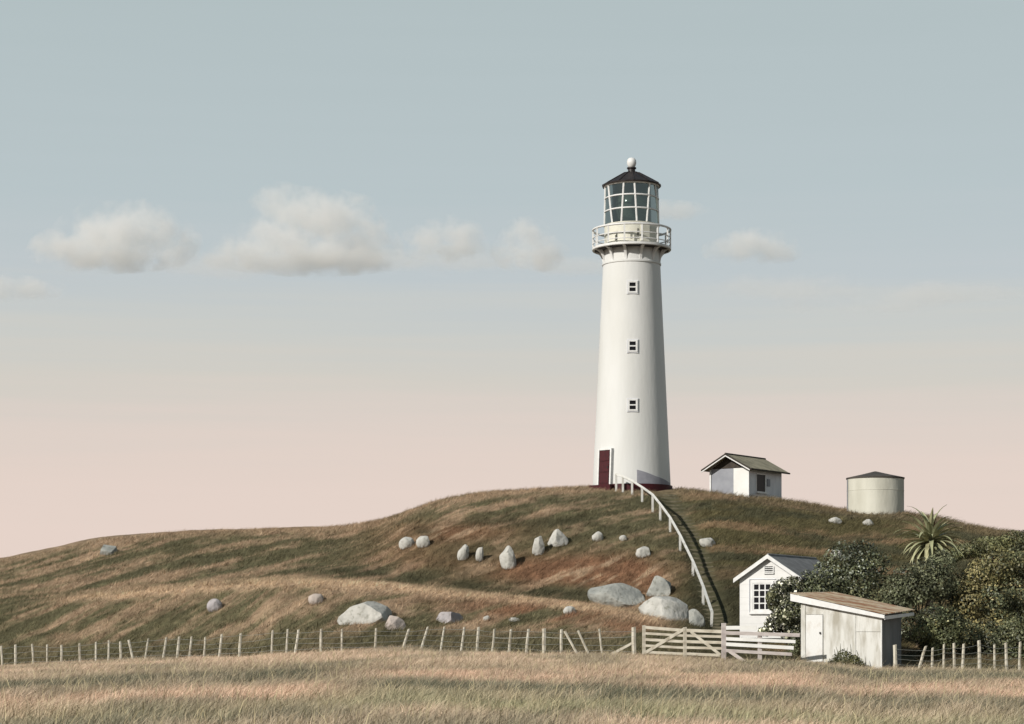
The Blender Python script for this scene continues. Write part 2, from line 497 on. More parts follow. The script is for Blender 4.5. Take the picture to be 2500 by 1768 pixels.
def plants(X, Y, z):
    """what grows where: the colour of the ground cover at each point, mound shadow included"""
    px = CX + FPX * X / Y
    py = HZ - FPX * (z - EYE) / Y
    yf, yc = YF(np.clip(px, -800, 3200)), YC(np.clip(px, -800, 3200))
    pcr, pb = PC(np.clip(px, -800, 3200)), PB(np.clip(px, -800, 3200))
    mix = lambda a, b, k: a * (1 - k[:, None]) + b * k[:, None]
    n = len(X)
    # ---- the hill
    u, v = X * 0.80 + Y * 0.60, -X * 0.60 + Y * 0.80          # swathes of dry grass combed along u
    st = fbm(u * 0.16, v * 0.95, 4)
    st2 = fbm(u * 0.45 + 31, v * 2.6, 3)
    big = fbm(X * 0.11 + 40, Y * 0.16, 3)
    k = 0.5 * st + 0.28 * st2 + 0.22 * fbm(X * 0.9 + 70, Y * 0.8 + 13, 3)
    c = mix(np.tile(GREEN, (n, 1)), TAN, S(0.455, 0.63, k + 0.22 * (big - 0.5)))
    c = mix(c, DGREEN, S(0.54, 0.34, k + 0.4 * (big - 0.5)) * 0.48)
    g = lambda cx, cy, sx, sy: np.exp(-((px - cx) / sx)**2 - ((py - cy) / sy)**2)
    hill_l = S(1000, 820, px)
    rim = S(26, 4, py - pcr) * (0.35 + 0.65 * hill_l + 0.25 * S(900, 1150, px))
    c = mix(c, TAN * 0.95, np.clip(rim, 0, 0.9))
    rust = np.clip(1.1 * g(1330, 1395, 210, 38) + 1.0 * g(1500, 1400, 120, 42) + 0.9 * g(1100, 1300, 170, 26) + 0.6 * g(1580, 1440, 90, 40) + 0.5 * g(1000, 1360, 120, 40), 0, 1)
    c = mix(c, RUST * (0.75 + 0.9 * st2)[:, None], rust * S(0.2, 0.55, k + 0.12))
    c = mix(c, TAN * 1.15, rust * S(0.56, 0.68, st2) * 0.9)
    lush = np.clip(0.9 * g(1280, 1445, 260, 16) + 0.8 * g(900, 1400, 260, 16) + 0.8 * g(1430, 1225, 180, 18) + 0.55 * g(400, 1390, 300, 22), 0, 1)
    c = mix(c, DGREEN * 1.3, lush * S(0.7, 0.4, k))
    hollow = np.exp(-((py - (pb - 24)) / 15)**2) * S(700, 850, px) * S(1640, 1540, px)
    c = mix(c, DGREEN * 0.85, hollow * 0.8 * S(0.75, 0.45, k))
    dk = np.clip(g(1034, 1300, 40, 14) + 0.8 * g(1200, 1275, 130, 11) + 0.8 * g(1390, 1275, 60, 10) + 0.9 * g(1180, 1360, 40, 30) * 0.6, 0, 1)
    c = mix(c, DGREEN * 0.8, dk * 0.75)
    # crest and face of the bank
    db = py - pb
    bank = S(1700, 1560, px) * S(60, 300, px)
    c = mix(c, TAN * 1.55, bank * np.exp(-((db - 6) / 9)**2) * 0.95)
    c = mix(c, RUST * 1.25, bank * np.exp(-((db - 30) / 22)**2) * S(0.35, 0.6, st) * S(900, 1300, px))
    c = mix(c, TAN * 0.8, bank * np.exp(-((db - 40) / 28)**2) * S(0.4, 0.65, st2) * S(1100, 700, px) * 0.8)
    near_f = S(-70, -30, py - PF(np.clip(px, -800, 3200))) * S(1900, 1700, px)
    c = mix(c, GREEN * 0.85, near_f * 0.85)
    # right of the stairs: olive turf
    right = S(1600, 1720, px) * S(0.0, 1.0, (Y - yf) / 4)
    ol = mix(np.tile(np.array([0.098, 0.084, 0.042]), (n, 1)), np.array([0.21, 0.145, 0.085]), S(0.50, 0.66, fbm(X * 0.25, Y * 0.9 + 60, 4)))
    ol = mix(ol, DGREEN, S(0.50, 0.30, fbm(X * 0.35 + 9, Y * 0.9 + 20, 4)))
    ol = mix(ol, TAN * 0.8, np.clip(rim * 0.6, 0, 1))
    c = mix(c, ol, right)
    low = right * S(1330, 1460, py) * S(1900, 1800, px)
    c = mix(c, DGREEN * 0.62, low * 0.9)  # mound's shadow beside the stairs, put into the turf colour
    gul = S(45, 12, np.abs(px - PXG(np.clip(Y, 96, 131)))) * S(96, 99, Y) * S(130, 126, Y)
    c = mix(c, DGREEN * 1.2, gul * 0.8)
    # ---- the meadow in front of the fence: bands of dry grass and of darker grey-green
    fx = fbm(X * 0.05 + 11, Y * 0.03, 3)
    wob = (fbm(X * 0.06 + 5, Y * 0.05 + 2, 3) - 0.5)
    fine = fbm(X * 0.7, Y * 0.35, 4)
    q = py + 46 * wob + 14 * (fine - 0.5)
    pf = PF(np.clip(px, -800, 3200))
    t1 = q - pf                                                # rows below the fence line
    band = lambda c0, w: np.exp(-((t1 - c0) / w)**2)
    leftw = S(1000, 700, px)
    rightw = S(1500, 1900, px)
    f = np.tile(np.array([0.36, 0.29, 0.205]), (n, 1))
    f = mix(f, STRAW * 0.6 + PEACH * 0.4, np.clip(band(12, 18), 0, 1) * (1 - 0.6 * rightw))
    f = mix(f, PEACH, np.clip(band(62, 20) * (1 - leftw) + leftw * band(106, 30), 0, 1) * 0.95)
    f = mix(f, PEACH, rightw * band(42, 18) * 0.9)
    f = mix(f, GREYG, np.clip((1 - leftw) * (1 - rightw) * band(100, 22) + leftw * band(55, 20) + rightw * band(82, 16) + leftw * 0.6 * band(150, 14), 0, 1) * 0.95)
    f = mix(f, LIME, np.clip(band(138, 18) * 0.8 * (1 - leftw * 0.5), 0, 1))
    f = mix(f, GREYG, rightw * band(8, 13) * 0.85)
    f = mix(f, PEACH * 0.5 + STRAW * 0.5, band(170, 13) * (1 - leftw) * 0.8)
    f = mix(f, STRAW * 1.0, S(0.5, 0.72, fine) * 0.40)
    f = mix(f, GREYG * 1.2, S(0.54, 0.32, fbm(X * 0.3 + 3, Y * 0.2, 4)) * 0.6)
    k2 = S(-0.5, 1.2, Y - yf)
    c = mix(f, c, k2)
        # single tufts and bare spots
    sp = vnoise(X * 3.1 + 4, Y * 2.2 + 9) * 0.6 + vnoise(X * 7.3, Y * 5.1 + 40) * 0.4
    c = c * (0.62 + 0.76 * sp)[:, None]
    return np.clip(c, 0.012, 0.7)


def set_colours(me, cols):
    a = me.color_attributes.new('plant_colour', 'FLOAT_COLOR', 'POINT')
    d = np.ones((len(cols), 4), np.float32)
    d[:, :3] = cols
    a.data.foreach_set('color', d.ravel())


def np_mesh(name, V, F, cols, mat, smooth=True):
    me = bpy.data.meshes.new(name)
    F = np.asarray(F)
    nf, k = F.shape
    me.vertices.add(len(V))
    me.vertices.foreach_set('co', np.asarray(V, np.float32).ravel())
    me.loops.add(nf * k)
    me.loops.foreach_set('vertex_index', F.astype(np.int32).ravel())
    me.polygons.add(nf)
    me.polygons.foreach_set('loop_start', np.arange(0, nf * k, k, dtype=np.int32))
    me.polygons.foreach_set('loop_total', np.full(nf, k, np.int32))
    if smooth:
        me.polygons.foreach_set('use_smooth', np.ones(nf, bool))
    me.update(calc_edges=True)
    if cols is not None:
        set_colours(me, cols)
    me.materials.append(mat)
    return me


def sheet(us, Ys, dz=0.0):
    """a grid fanning out from the viewer's side of the field, so that its cells are finest near by"""
    PXg, Yg = np.meshgrid(us, Ys, indexing='xy')
    X = (PXg - CX) * np.maximum(Yg, 34) / FPX
    X, Yf_ = X.ravel(), Yg.ravel()
    z = ground(X, Yf_)
    nu, ny = len(us), len(Ys)
    idx = np.arange(nu * ny).reshape(ny, nu)
    F = np.stack([idx[:-1, :-1], idx[:-1, 1:], idx[1:, 1:], idx[1:, :-1]], -1).reshape(-1, 4)
    return np.stack([X, Yf_, z + dz], -1), F


us = np.concatenate([np.linspace(-2600, -220, 60), np.linspace(-200, 2700, 560), np.linspace(2720, 5200, 60)])
Ys = np.concatenate([np.linspace(-40, 28, 40), np.linspace(29, 84, 150), np.linspace(84.3, 134, 260), np.linspace(135, 300, 70)])
V, F = sheet(us, Ys)
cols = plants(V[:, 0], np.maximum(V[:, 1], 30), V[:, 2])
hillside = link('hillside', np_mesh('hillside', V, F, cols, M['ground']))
tag(hillside, 'grassy hill rising from the meadow to the lighthouse', 'hill', kind='structure')
fg = MB()
fg.add([(-6000, -3000, -6.6), (6000, -3000, -6.6), (6000, 9000, -6.6), (-6000, 9000, -6.6)], [(0, 1, 2, 3)])
tag(fg.build('ground', M['far']), 'flat farmland beyond the hill', 'ground', kind='structure')

# ------------------------------------------------------------------ lighthouse
LY = 131.0
LC = P(1542, 1190, LY)
lz = lambda py: EYE + (HZ - py) * LY / FPX
pm = LY / FPX
tz = gz(LC.x, LC.y)
house = thing('lighthouse', (LC.x, LC.y, tz - 0.1), 'tall white round lighthouse with black roofed glass lantern and maroon door, on the hilltop', 'lighthouse')
cx, cy = LC.x, LC.y
rt = lambda z: (71.5 + (EYE + (HZ - 680) * pm - z) / pm * 0.0461) * pm      # tower radius at height z


def ang(a, r, z):
    """a = 0 faces the viewer, positive turns right"""
    return Vector((cx + r * math.sin(R(a)), cy - r * math.cos(R(a)), z))


b_ = MB().lathe([(rt(lz(1195)), lz(1187)), (rt(lz(1000)), lz(1000)), (rt(lz(800)), lz(800)), (rt(lz(650)), lz(650)), (rt(lz(606)), lz(604))], 96, cx, cy)
b_.build('tower', M['tower'], house, True)
MB().lathe([(rt(lz(1190)) + 0.02, lz(1215)), (rt(lz(1190)) + 0.12, lz(1212)), (rt(lz(1190)) + 0.12, lz(1187.5)), (rt(lz(1190)) - 0.1, lz(1186))], 96, cx, cy).build('plinth', M['maroon'], house, True)
mm = MB()
a0 = -45
for dz, dr, hw in ((lz(1186.4), 1.1, 0.8),):
    e = [ang(a0 - 19, rt(dz) - 0.1, lz(1225)), ang(a0 + 16, rt(dz) - 0.1, lz(1225)), ang(a0 + 16, rt(dz) + 0.62, lz(1225)), ang(a0 - 19, rt(dz) + 0.62, lz(1225))]
    mm.hexa(e + [Vector((p.x, p.y, lz(1189))) for p in e])
mm.build('doorstep', M['maroon'], house)
MB().lathe([(rt(lz(650)) + 0.005, lz(650)), (rt(lz(648)) + 0.05, lz(649)), (rt(lz(648)) + 0.05, lz(645)), (rt(lz(644)) + 0.005, lz(643))], 96, cx, cy, cap=False).build('belt_course', M['tower'], house, True)


def plate(a, zc, w, h, t, out, mat_, name, parent, slope=0.0461):
    """a flat plate set into the tower at angle a"""
    r = rt(zc)
    m = Matrix.Translation(ang(a, r + out, zc)) @ Matrix.Rotation(R(a), 4, 'Z') @ Matrix.Rotation(-math.atan(slope), 4, 'X')
    return MB().box(-w / 2, w / 2, -t / 2, t / 2, -h / 2, h / 2, m).build(name, mat_, parent)


zd = (lz(1105) + lz(1189)) / 2
hd = lz(1105) - lz(1189)
door_frame_w = 0.98
dr = plate(-44.8, zd, 0.88, hd, 0.20, 0.015, M['maroon'], 'door', house)
for s in (-1, 1):
    m = Matrix.Translation(ang(-44.8, rt(zd) + 0.03, zd)) @ Matrix.Rotation(R(-44.8), 4, 'Z') @ Matrix.Rotation(-math.atan(0.0461), 4, 'X')
    MB().box(s * 0.50 - 0.055, s * 0.50 + 0.055, -0.14, 0.16, -hd / 2, hd / 2 + 0.1, m).build('jamb', M['trim'], house)
MB().box(-0.44, 0.44, -0.14, 0.16, hd / 2 + 0.003, hd / 2 + 0.1, m).build('lintel', M['trim'], house)
MB().box(0.26, 0.32, -0.16, -0.09, -0.06, 0.06, m).build('handle', M['black'], dr)
for k in (-1, 0, 1):
    MB().box(-0.36, 0.36, -0.12, -0.085, k * 0.68 - 0.27, k * 0.68 + 0.27, m).build('door_panel', M['maroon'], dr)

for wy in (701, 845, 989):
    z = EYE + (HZ - wy) * (LY - rt(lz(wy))) / FPX
    m = Matrix.Translation(ang(-1.5, rt(z) + 0.0, z)) @ Matrix.Rotation(R(-1.5), 4, 'Z') @ Matrix.Rotation(-math.atan(0.0461), 4, 'X')
    fr = MB()
    fr.box(-0.30, -0.19, -0.07, 0.1, -0.37, 0.37, m).box(0.19, 0.30, -0.07, 0.1, -0.37, 0.37, m)
    fr.box(-0.19, 0.19, -0.07, 0.1, 0.27, 0.37, m).box(-0.19, 0.19, -0.07, 0.1, -0.37, -0.27, m).box(-0.19, 0.19, -0.06, 0.1, -0.04, 0.04, m)
    w = fr.build('window', M['trim'], house)
    MB().box(-0.19, 0.19, -0.045, -0.02, 0.04, 0.27, m).build('pane', M['dark'], w)
    MB().box(-0.19, 0.19, -0.045, -0.02, -0.27, -0.04, m).build('pane', M['dark'], w)
    MB().box(-0.345, 0.345, -0.03, 0.1, -0.43, -0.373, m).box(-0.345, -0.303, -0.03, 0.1, -0.37, 0.37, m).box(0.303, 0.345, -0.03, 0.1, -0.37, 0.37, m).box(-0.345, 0.345, -0.03, 0.1, 0.373, 0.415, m).build('window_surround', M['hut_wall'], w)

# shadow on the right of the tower's foot, built as a thin grey wedge
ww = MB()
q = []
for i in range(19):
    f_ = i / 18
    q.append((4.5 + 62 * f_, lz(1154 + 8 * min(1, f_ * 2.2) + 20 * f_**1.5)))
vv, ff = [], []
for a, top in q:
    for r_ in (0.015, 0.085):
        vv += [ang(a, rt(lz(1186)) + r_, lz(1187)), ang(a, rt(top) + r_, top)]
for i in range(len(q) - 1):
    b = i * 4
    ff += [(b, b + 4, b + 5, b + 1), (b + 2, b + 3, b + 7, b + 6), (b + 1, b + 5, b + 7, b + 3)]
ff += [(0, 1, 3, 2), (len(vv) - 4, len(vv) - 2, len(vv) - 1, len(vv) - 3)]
ww.add(vv, ff).build('wing_shadow_wedge', M['concrete'], house, True)

# gallery
GR = 96.5 * pm
MB().lathe([(rt(lz(606)) * 0.98, lz(611)), (GR - 0.25, lz(612.5)), (GR - 0.02, lz(612.5)), (GR, lz(611.5)), (GR, lz(607)), (GR - 0.03, lz(606.3)), (1.0, lz(606))], 96, cx, cy).build('gallery_floor', M['trim'], house, True)
MB().lathe([(rt(lz(615)) + 0.002, lz(613.4)), (GR - 0.16, lz(613.6)), (GR - 0.16, lz(612.4))], 96, cx, cy, cap=False).build('soffit_added_shade', M['slot_dark'], house, True)  # dark sheet added for the deep shadow under the gallery
zb0, zb1 = lz(645), lz(613)
for k in range(12):
    a = 15 + 30 * k
    n_ = 9
    vs2, fs2 = [], []
    for i in range(n_ + 1):
        s = i / n_ * math.pi / 2
        r_out = rt(zb0) + 0.03 + (GR - 0.06 - rt(zb0)) * (1 - math.cos(s))
        z_ = zb0 + (zb1 - zb0) * math.sin(s)
        r_in = rt(zb0) - 0.05 + max(0, (GR - 0.22 - rt(zb0))) * (1 - math.cos(s)) * 1.0
        for sd in (-1, 1):
            tgt = Vector((math.cos(R(a)), math.sin(R(a)), 0)) * (sd * 0.08)
            vs2 += [ang(a, r_out, z_ - 0.0) + tgt, ang(a, r_in if i < n_ else r_in, z_ + (0.16 if i < n_ else 0.0) * math.sin(s)) + tgt]
    for i in range(n_):
        b = i * 4
        c4 = b + 4
        fs2 += [(b, c4, c4 + 2, b + 2), (b + 1, b + 3, c4 + 3, c4 + 1), (b, b + 1, c4 + 1, c4), (b + 2, c4 + 2, c4 + 3, b + 3)]
    fs2 += [(0, 2, 3, 1), (len(vs2) - 4, len(vs2) - 3, len(vs2) - 1, len(vs2) - 2)]
    MB().add(vs2, fs2).build('bracket', M['trim'], house)

RR = GR - 0.05
ring = lambda r, z, n=72: [ang(360 * i / n, r, z) for i in range(n + 1)]
for k in range(14):
    a = 12 + 360 / 14 * k
    MB().beam(ang(a, RR, lz(604.2)), ang(a, RR, lz(564.5)), 0.095, 0.07).build('baluster', M['trim'], house)
MB().tube(ring(RR, lz(563)), 0.07, 6, False).build('handrail', M['trim'], house, True)
MB().tube(ring(RR, lz(583)), 0.035, 6, False).build('gallery_rail', M['trim'], house, True)
MB().tube(ring(RR, lz(597)), 0.03, 6, False).build('gallery_rail', M['trim'], house, True)

# lantern
DR = 66.5 * pm
z0, z1, z2 = lz(606.2), lz(552), lz(456)
MB().lathe([(DR, z0), (DR, z1 - 0.08), (DR + 0.04, z1 - 0.06), (DR + 0.04, z1), (DR - 0.12, z1 + 0.01)], 64, cx, cy).build('lantern_wall', M['cream'], house, True)
for a, zz, hh in ((-38, 590, 0.34), (-4, 589, 0.26), (10, 582, 0.62), (-62, 588, 0.3)):
    m = Matrix.Translation(ang(a, DR + 0.005, lz(zz))) @ Matrix.Rotation(R(a), 4, 'Z')
    MB().box(-0.05, 0.05, -0.02, 0.02, -hh / 2, hh / 2, m).build('vent', M['slot'], house)
m = Matrix.Translation(ang(26, DR + 0.01, lz(580))) @ Matrix.Rotation(R(26), 4, 'Z')
MB().box(-0.3, 0.3, -0.025, 0.06, -0.5, 0.5, m).build('hatch', M['cream'], house)
muls = [(-64, -48), (-20, -25), (3, 8), (39, 30.5), (58, 80), (100, 92), (122, 138), (160, 152), (182, 198), (220, 212), (243, 260), (275, 270)]
GRT, GRB = 64.5 * pm, 66 * pm


def mp_(k, f_, r_off=0.0):
    tp, bt = muls[k % 12]
    a = bt + (tp - bt) * f_
    if k >= 12:
        a += 360
    return a, GRB + (GRT - GRB) * f_ + r_off, z1 + (z2 - z1) * f_


for k in range(12):
    p = [ang(*mp_(k, f_, 0.0)) for f_ in (0, 0.33, 0.67, 1)]
    MB().tube(p, 0.062, 6).build('mullion', M['trim'], house)
for f_ in (0.345, 0.68):
    MB().tube(ring(GRB + (GRT - GRB) * f_, z1 + (z2 - z1) * f_), 0.055, 6, False).build('glazing_bar', M['trim'], house, True)
MB().tube(ring(GRT + 0.02, z2 - 0.02), 0.075, 8, False).build('eave_ring', M['trim'], house, True)
fb = (0.0, 0.345, 0.68, 1.0)
for k in range(12):
    for j in range(3):
        A, B, C_, D = mp_(k, fb[j]), mp_(k + 1, fb[j]), mp_(k + 1, fb[j + 1]), mp_(k, fb[j + 1])
        n_ = 4
        vs2, fs2 = [], []
        for i in range(n_ + 1):
            s = i / n_
            lo = (A[0] + (B[0] - A[0]) * s, A[1] - 0.015, A[2])
            hi = (D[0] + (C_[0] - D[0]) * s, D[1] - 0.015, D[2])
            vs2 += [ang(*lo), ang(*hi)]
        for i in range(n_):
            fs2.append((i * 2, i * 2 + 2, i * 2 + 3, i * 2 + 1))
        MB().add(vs2, fs2).build('pane', M['glass'], house, True)
MB().lathe([(0.35, z1 - 0.3), (0.55, z1 + 0.1), (0.85, z1 + 0.5), (0.98, z1 + 1.0), (0.98, z1 + 1.45), (0.8, z1 + 1.9), (0.45, z1 + 2.2)], 32, cx, cy).build('lens', M['lens'], house, True)
cu = MB()  # screen added behind the panes to shut out the sky and darken them
vv, ff = [], []
for i in range(25):
    a = 88 + (272 - 88) * i / 24
    for r in (1.555, 1.575):
        vv += [ang(a, r, z1 + 0.01), ang(a, r, z2 - 0.03)]
for i in range(24):
    b = i * 4
    ff += [(b, b + 4, b + 5, b + 1), (b + 2, b + 3, b + 7, b + 6), (b + 1, b + 5, b + 7, b + 3), (b, b + 2, b + 6, b + 4)]
ff += [(0, 1, 3, 2), (96, 98, 99, 97)]
cu.add(vv, ff).build('curtain_added', M['curtain_added'], house, True)
MB().lathe([(DR - 0.14, z1 - 0.02), (0.0, z1 - 0.01)], 48, cx, cy, cap=False).build('lantern_deck', M['black'], house)
ER = 71.5 * pm
rf = MB().lathe([(GRT - 0.03, z2 + 0.06), (ER, z2 - 0.02), (ER + 0.02, z2 + 0.06), (ER * 0.62, z2 + 0.47), (ER * 0.3, z2 + 0.80), (0.26, lz(422))], 24, cx, cy)
rf = rf.build('roof', M['black'], house)
for k in range(12):
    a = 30 * k + 2
    MB().tube([ang(a, ER + 0.02, z2 + 0.075), ang(a, ER * 0.62, z2 + 0.49), ang(a, ER * 0.3, z2 + 0.82), ang(a, 0.25, lz(421))], 0.026, 5).build('seam', M['black'], rf)
MB().lathe([(0.25, lz(424)), (0.23, lz(420)), (0.22, lz(413)), (0.29, lz(412.5)), (0.29, lz(409.5)), (0.2, lz(409))], 24, cx, cy).build('ventilator', M['black'], house, True)
MB().lathe([(0.17, lz(409.2)), (0.24, lz(406)), (0.295, lz(399)), (0.28, lz(392)), (0.19, lz(387)), (0.05, lz(385))], 24, cx, cy).build('finial', M['trim'], house, True)

# ------------------------------------------------------------------ hut on the hill


def frame_at(loc, turn):
    """local axes: x along the gable wall to the right, y back into the building; the gable faces -y turned left by `turn` degrees"""
    return Matrix.Translation(loc) @ Matrix.Rotation(R(-turn), 4, 'Z')


def gable_prism(m, w, l, h0, h1, x0=0.0, y0=0.0):
    """closed gabled volume, front-left bottom corner at (x0, y0)"""
    pts = [(x0, 0), (x0 + w, 0), (x0 + w, h0), (x0 + w / 2, h1), (x0, h0)]
    mb = MB()
    vs2 = [m @ Vector((x, y0, z)) for x, z in pts] + [m @ Vector((x, y0 + l, z)) for x, z in pts]
    mb.add(vs2, [(4, 3, 2, 1, 0), (5, 6, 7, 8, 9)] + [(i, (i + 1) % 5, 5 + (i + 1) % 5, 5 + i) for i in range(5)])
    return mb


def roof_slab(m, xa, za, xb, zb, y0, y1, t):
    """one roof slope from the ridge (xa, za) down to the eave (xb, zb)"""
    c = [m @ Vector(p) for p in ((xa, y0, za), (xb, y0, zb), (xb, y1, zb), (xa, y1, za), (xa, y0, za + t), (xb, y0, zb + t), (xb, y1, zb + t), (xa, y1, za + t))]
    return MB().hexa(c)


HY = 128.2
hc = P(1829, 1216, HY)
W_, L_ = 2.64, 4.2
HT = 35.0
hm = frame_at(hc, HT) @ Matrix.Translation((-W_, 0, -0.12))
H0, H1 = 2.06, 2.79
hut = thing('hut', (hc.x, hc.y, gz(hc.x, hc.y)), 'small grey white gabled hut with mossy roof beside the lighthouse', 'hut')
gable_prism(hm @ Matrix.Translation((0, 0, -0.9)), W_, L_, H0 + 0.9, H1 - 0.12 + 0.9).build('wall', M['hut_wall'], hut)
MB().box(0.01, W_ * 0.60, -0.05, 0.02, -0.8, H0 - 0.1, hm).build('grey_wall_painted_shade', M['hut_grey'], hut)  # shade on the gable's left half, painted as a grey panel
MB().box(W_ * 0.61, W_ - 0.01, -0.09, 0.02, -0.8, H0 - 0.1, hm).build('white_wall_panel', M['white'], hut)
mb = MB()
tri = [(0.02, H0 - 0.08), (W_ - 0.02, H0 - 0.08), (W_ / 2, H1 - 0.12)]
vs2 = [hm @ Vector((x, -0.06, z)) for x, z in tri] + [hm @ Vector((x, 0.02, z)) for x, z in tri]
mb.add(vs2, [(0, 1, 2), (5, 4, 3), (0, 3, 4, 1), (1, 4, 5, 2), (2, 5, 3, 0)]).build('gable_shade', M['brown'], hut)  # dark triangle painting in the shade under the gable overhang
sl = (H1 - H0) / (W_ / 2)
ov = 0.36
r1 = roof_slab(hm, W_ / 2, H1 - 0.02, -ov, H0 - sl * ov - 0.02, -0.55, L_ + 0.3, 0.06).build('roof', M['hut_roof'], hut)
r2 = roof_slab(hm, W_ / 2, H1 - 0.02, W_ + ov, H0 - sl * ov - 0.02, -0.55, L_ + 0.3, 0.06).build('roof', M['hut_roof'], hut)
for sx, xe in ((-1, -ov), (1, W_ + ov)):
    roof_slab(hm, W_ / 2, H1 - 0.115, xe, H0 - sl * ov - 0.115, -0.61, -0.555, 0.085).build('bargeboard', M['trim'], hut)
    roof_slab(hm, W_ / 2, H1 - 0.028, xe, H0 - sl * ov - 0.028, -0.64, -0.552, 0.085).build('verge_flashing', M['brown'], hut)
roof_slab(hm, W_ + ov + 0.002, H0 - sl * ov - 0.06, W_ + ov + 0.09, H0 - sl * ov - 0.06, -0.55, L_ + 0.3, 0.09).build('gutter', M['brown'], hut)
MB().tube([hm @ Vector((W_ / 2, -0.6, H1 + 0.05)), hm @ Vector((W_ / 2, L_ + 0.32, H1 + 0.05))], 0.055, 6).build('ridge_cap', M['brown'], hut)
wm = hm @ Matrix.Translation((W_, 0, 0)) @ Matrix.Rotation(R(90), 4, 'Z')        # side wall: local x runs back along the wall
w = MB().box(0.86, 0.92, -0.03, 0.02, 0.48, 1.68, wm).box(1.98, 2.06, -0.05, 0.02, 0.48, 1.68, wm).box(0.92, 1.98, -0.03, 0.02, 1.62, 1.68, wm).build('window', M['trim'], hut)
MB().box(0.92, 1.98, -0.012, 0.012, 0.58, 1.62, wm).build('pane', M['dark'], w)
MB().box(0.84, 2.2, -0.12, 0.02, 0.46, 0.575, wm).build('sill', M['trim'], w)
MB().box(2.25, 2.6, -0.06, 0.02, 0.95, 1.4, wm).build('meter_box', M['hut_grey'], hut)
for x in (0.0, W_):
    MB().box(x - 0.05, x + 0.05, -0.12, -0.05, -0.8, H0 - 0.12, hm).build('corner_board', M['trim'], hut)

# ------------------------------------------------------------------ water tank
TY = 128.0
tc_ = P(2137, 1250, TY)
tr_ = 69 * TY / FPX
tzf = lambda py: EYE + (HZ - py) * TY / FPX
tank = thing('water_tank', (tc_.x, tc_.y, gz(tc_.x, tc_.y)), 'round cream concrete water tank with a low dark conical lid', 'water tank')
MB().lathe([(tr_ * 0.995, tzf(1275)), (tr_, tzf(1240)), (tr_, tzf(1200)), (tr_, tzf(1170))], 72, tc_.x, tc_.y).build('tank_wall', M['tank'], tank, True)
MB().lathe([(tr_ - 0.05, tzf(1171)), (tr_ + 0.035, tzf(1170.5)), (tr_ + 0.045, tzf(1167)), (tr_ * 0.5, tzf(1159)), (0.16, tzf(1152)), (0.05, tzf(1151))], 48, tc_.x, tc_.y).build('lid', M['tank_roof'], tank)
MB().tube([(tc_.x - tr_ - 0.03, tc_.y - 0.3, tzf(1280)), (tc_.x - tr_ - 0.03, tc_.y - 0.3, tzf(1172))], 0.028, 6).build('downpipe', M['concrete'], tank)
for zz in (1199,):
    MB().lathe([(tr_ + 0.002, tzf(zz + 0.5)), (tr_ + 0.014, tzf(zz + 0.3)), (tr_ + 0.014, tzf(zz - 0.3)), (tr_ + 0.002, tzf(zz - 0.5))], 72, tc_.x, tc_.y, cap=False).build('hoop', M['tank'], tank, True)

# ------------------------------------------------------------------ cottage
CY = 96.5
cc = P(1806, 1550, CY)
CT = 28.0
CW, CL, C0, C1 = 2.86, 6.0, 2.80, 3.74
cm = frame_at(cc, CT) @ Matrix.Translation((0, 0, -0.15))
cot = thing('cottage', (cc.x, cc.y, gz(cc.x, cc.y)), 'narrow white gabled cottage with small paned window and dark slate roof', 'cottage')
gable_prism(cm, CW, CL, C0, C1 - 0.08).build('wall', M['cot_wall'], cot)
sl = (C1 - C0) / (CW / 2)
ov = 0.22
for xe in (-ov, CW + ov):
    roof_slab(cm, CW / 2, C1 - 0.02, xe, C0 - sl * ov - 0.02, -0.18, CL + 0.2, 0.07).build('roof', M['slate'], cot)
    roof_slab(cm, CW / 2, C1 - 0.13, xe, C0 - sl * ov - 0.13, -0.25, -0.183, 0.19).build('bargeboard', M['trim'], cot)
MB().tube([cm @ Vector((CW / 2, -0.18, C1 + 0.055)), cm @ Vector((CW / 2, CL + 0.2, C1 + 0.055))], 0.05, 6).build('ridge_cap', M['slate'], cot)
wx0, wx1, wz0, wz1 = 0.66, 1.56, 1.26, 2.50
w = MB().box(wx0 - 0.1, wx0, -0.06, 0.02, wz0 - 0.1, wz1 + 0.1, cm).box(wx1, wx1 + 0.1, -0.06, 0.02, wz0 - 0.1, wz1 + 0.1, cm)
w.box(wx0, wx1, -0.06, 0.02, wz1, wz1 + 0.1, cm).box(wx0, wx1, -0.06, 0.02, wz0 - 0.1, wz0, cm)
w = w.build('window', M['trim'], cot)
nx, nz = 3, 4
bw = 0.055
pw, ph = (wx1 - wx0 - bw * (nx + 1)) / nx, (wz1 - wz0 - bw * (nz + 1)) / nz
bars = MB()
for i in range(nx + 1):
    x = wx0 + i * (pw + bw)
    bars.box(x, x + bw, -0.045, 0.015, wz0, wz1, cm)
for i in range(nx):
    for j in range(nz + 1):
        x = wx0 + bw + i * (pw + bw)
        z = wz0 + j * (ph + bw)
        bars.box(x, x + pw, -0.045, 0.015, z, z + bw, cm)
bars.build('glazing_bars', M['trim'], w)
for i in range(nx):
    for j in range(nz):
        x, z = wx0 + bw + i * (pw + bw), wz0 + bw + j * (ph + bw)
        MB().box(x, x + pw, -0.02, 0.012, z, z + ph, cm).build('pane', M['dark'], w)
MB().box(wx0 - 0.16, wx1 + 0.16, -0.12, 0.02, wz0 - 0.17, wz0 - 0.103, cm).build('sill', M['trim'], w)
MB().box(wx0 - 0.2, wx0 - 0.165, -0.045, 0.02, wz0 - 0.17, wz1 + 0.2, cm).box(wx0 - 0.165, wx1 + 0.2, -0.045, 0.02, wz1 + 0.165, wz1 + 0.2, cm).build('architrave', M['hut_wall'], w)
v0, v1 = CW / 2 - 0.24, CW / 2 + 0.24
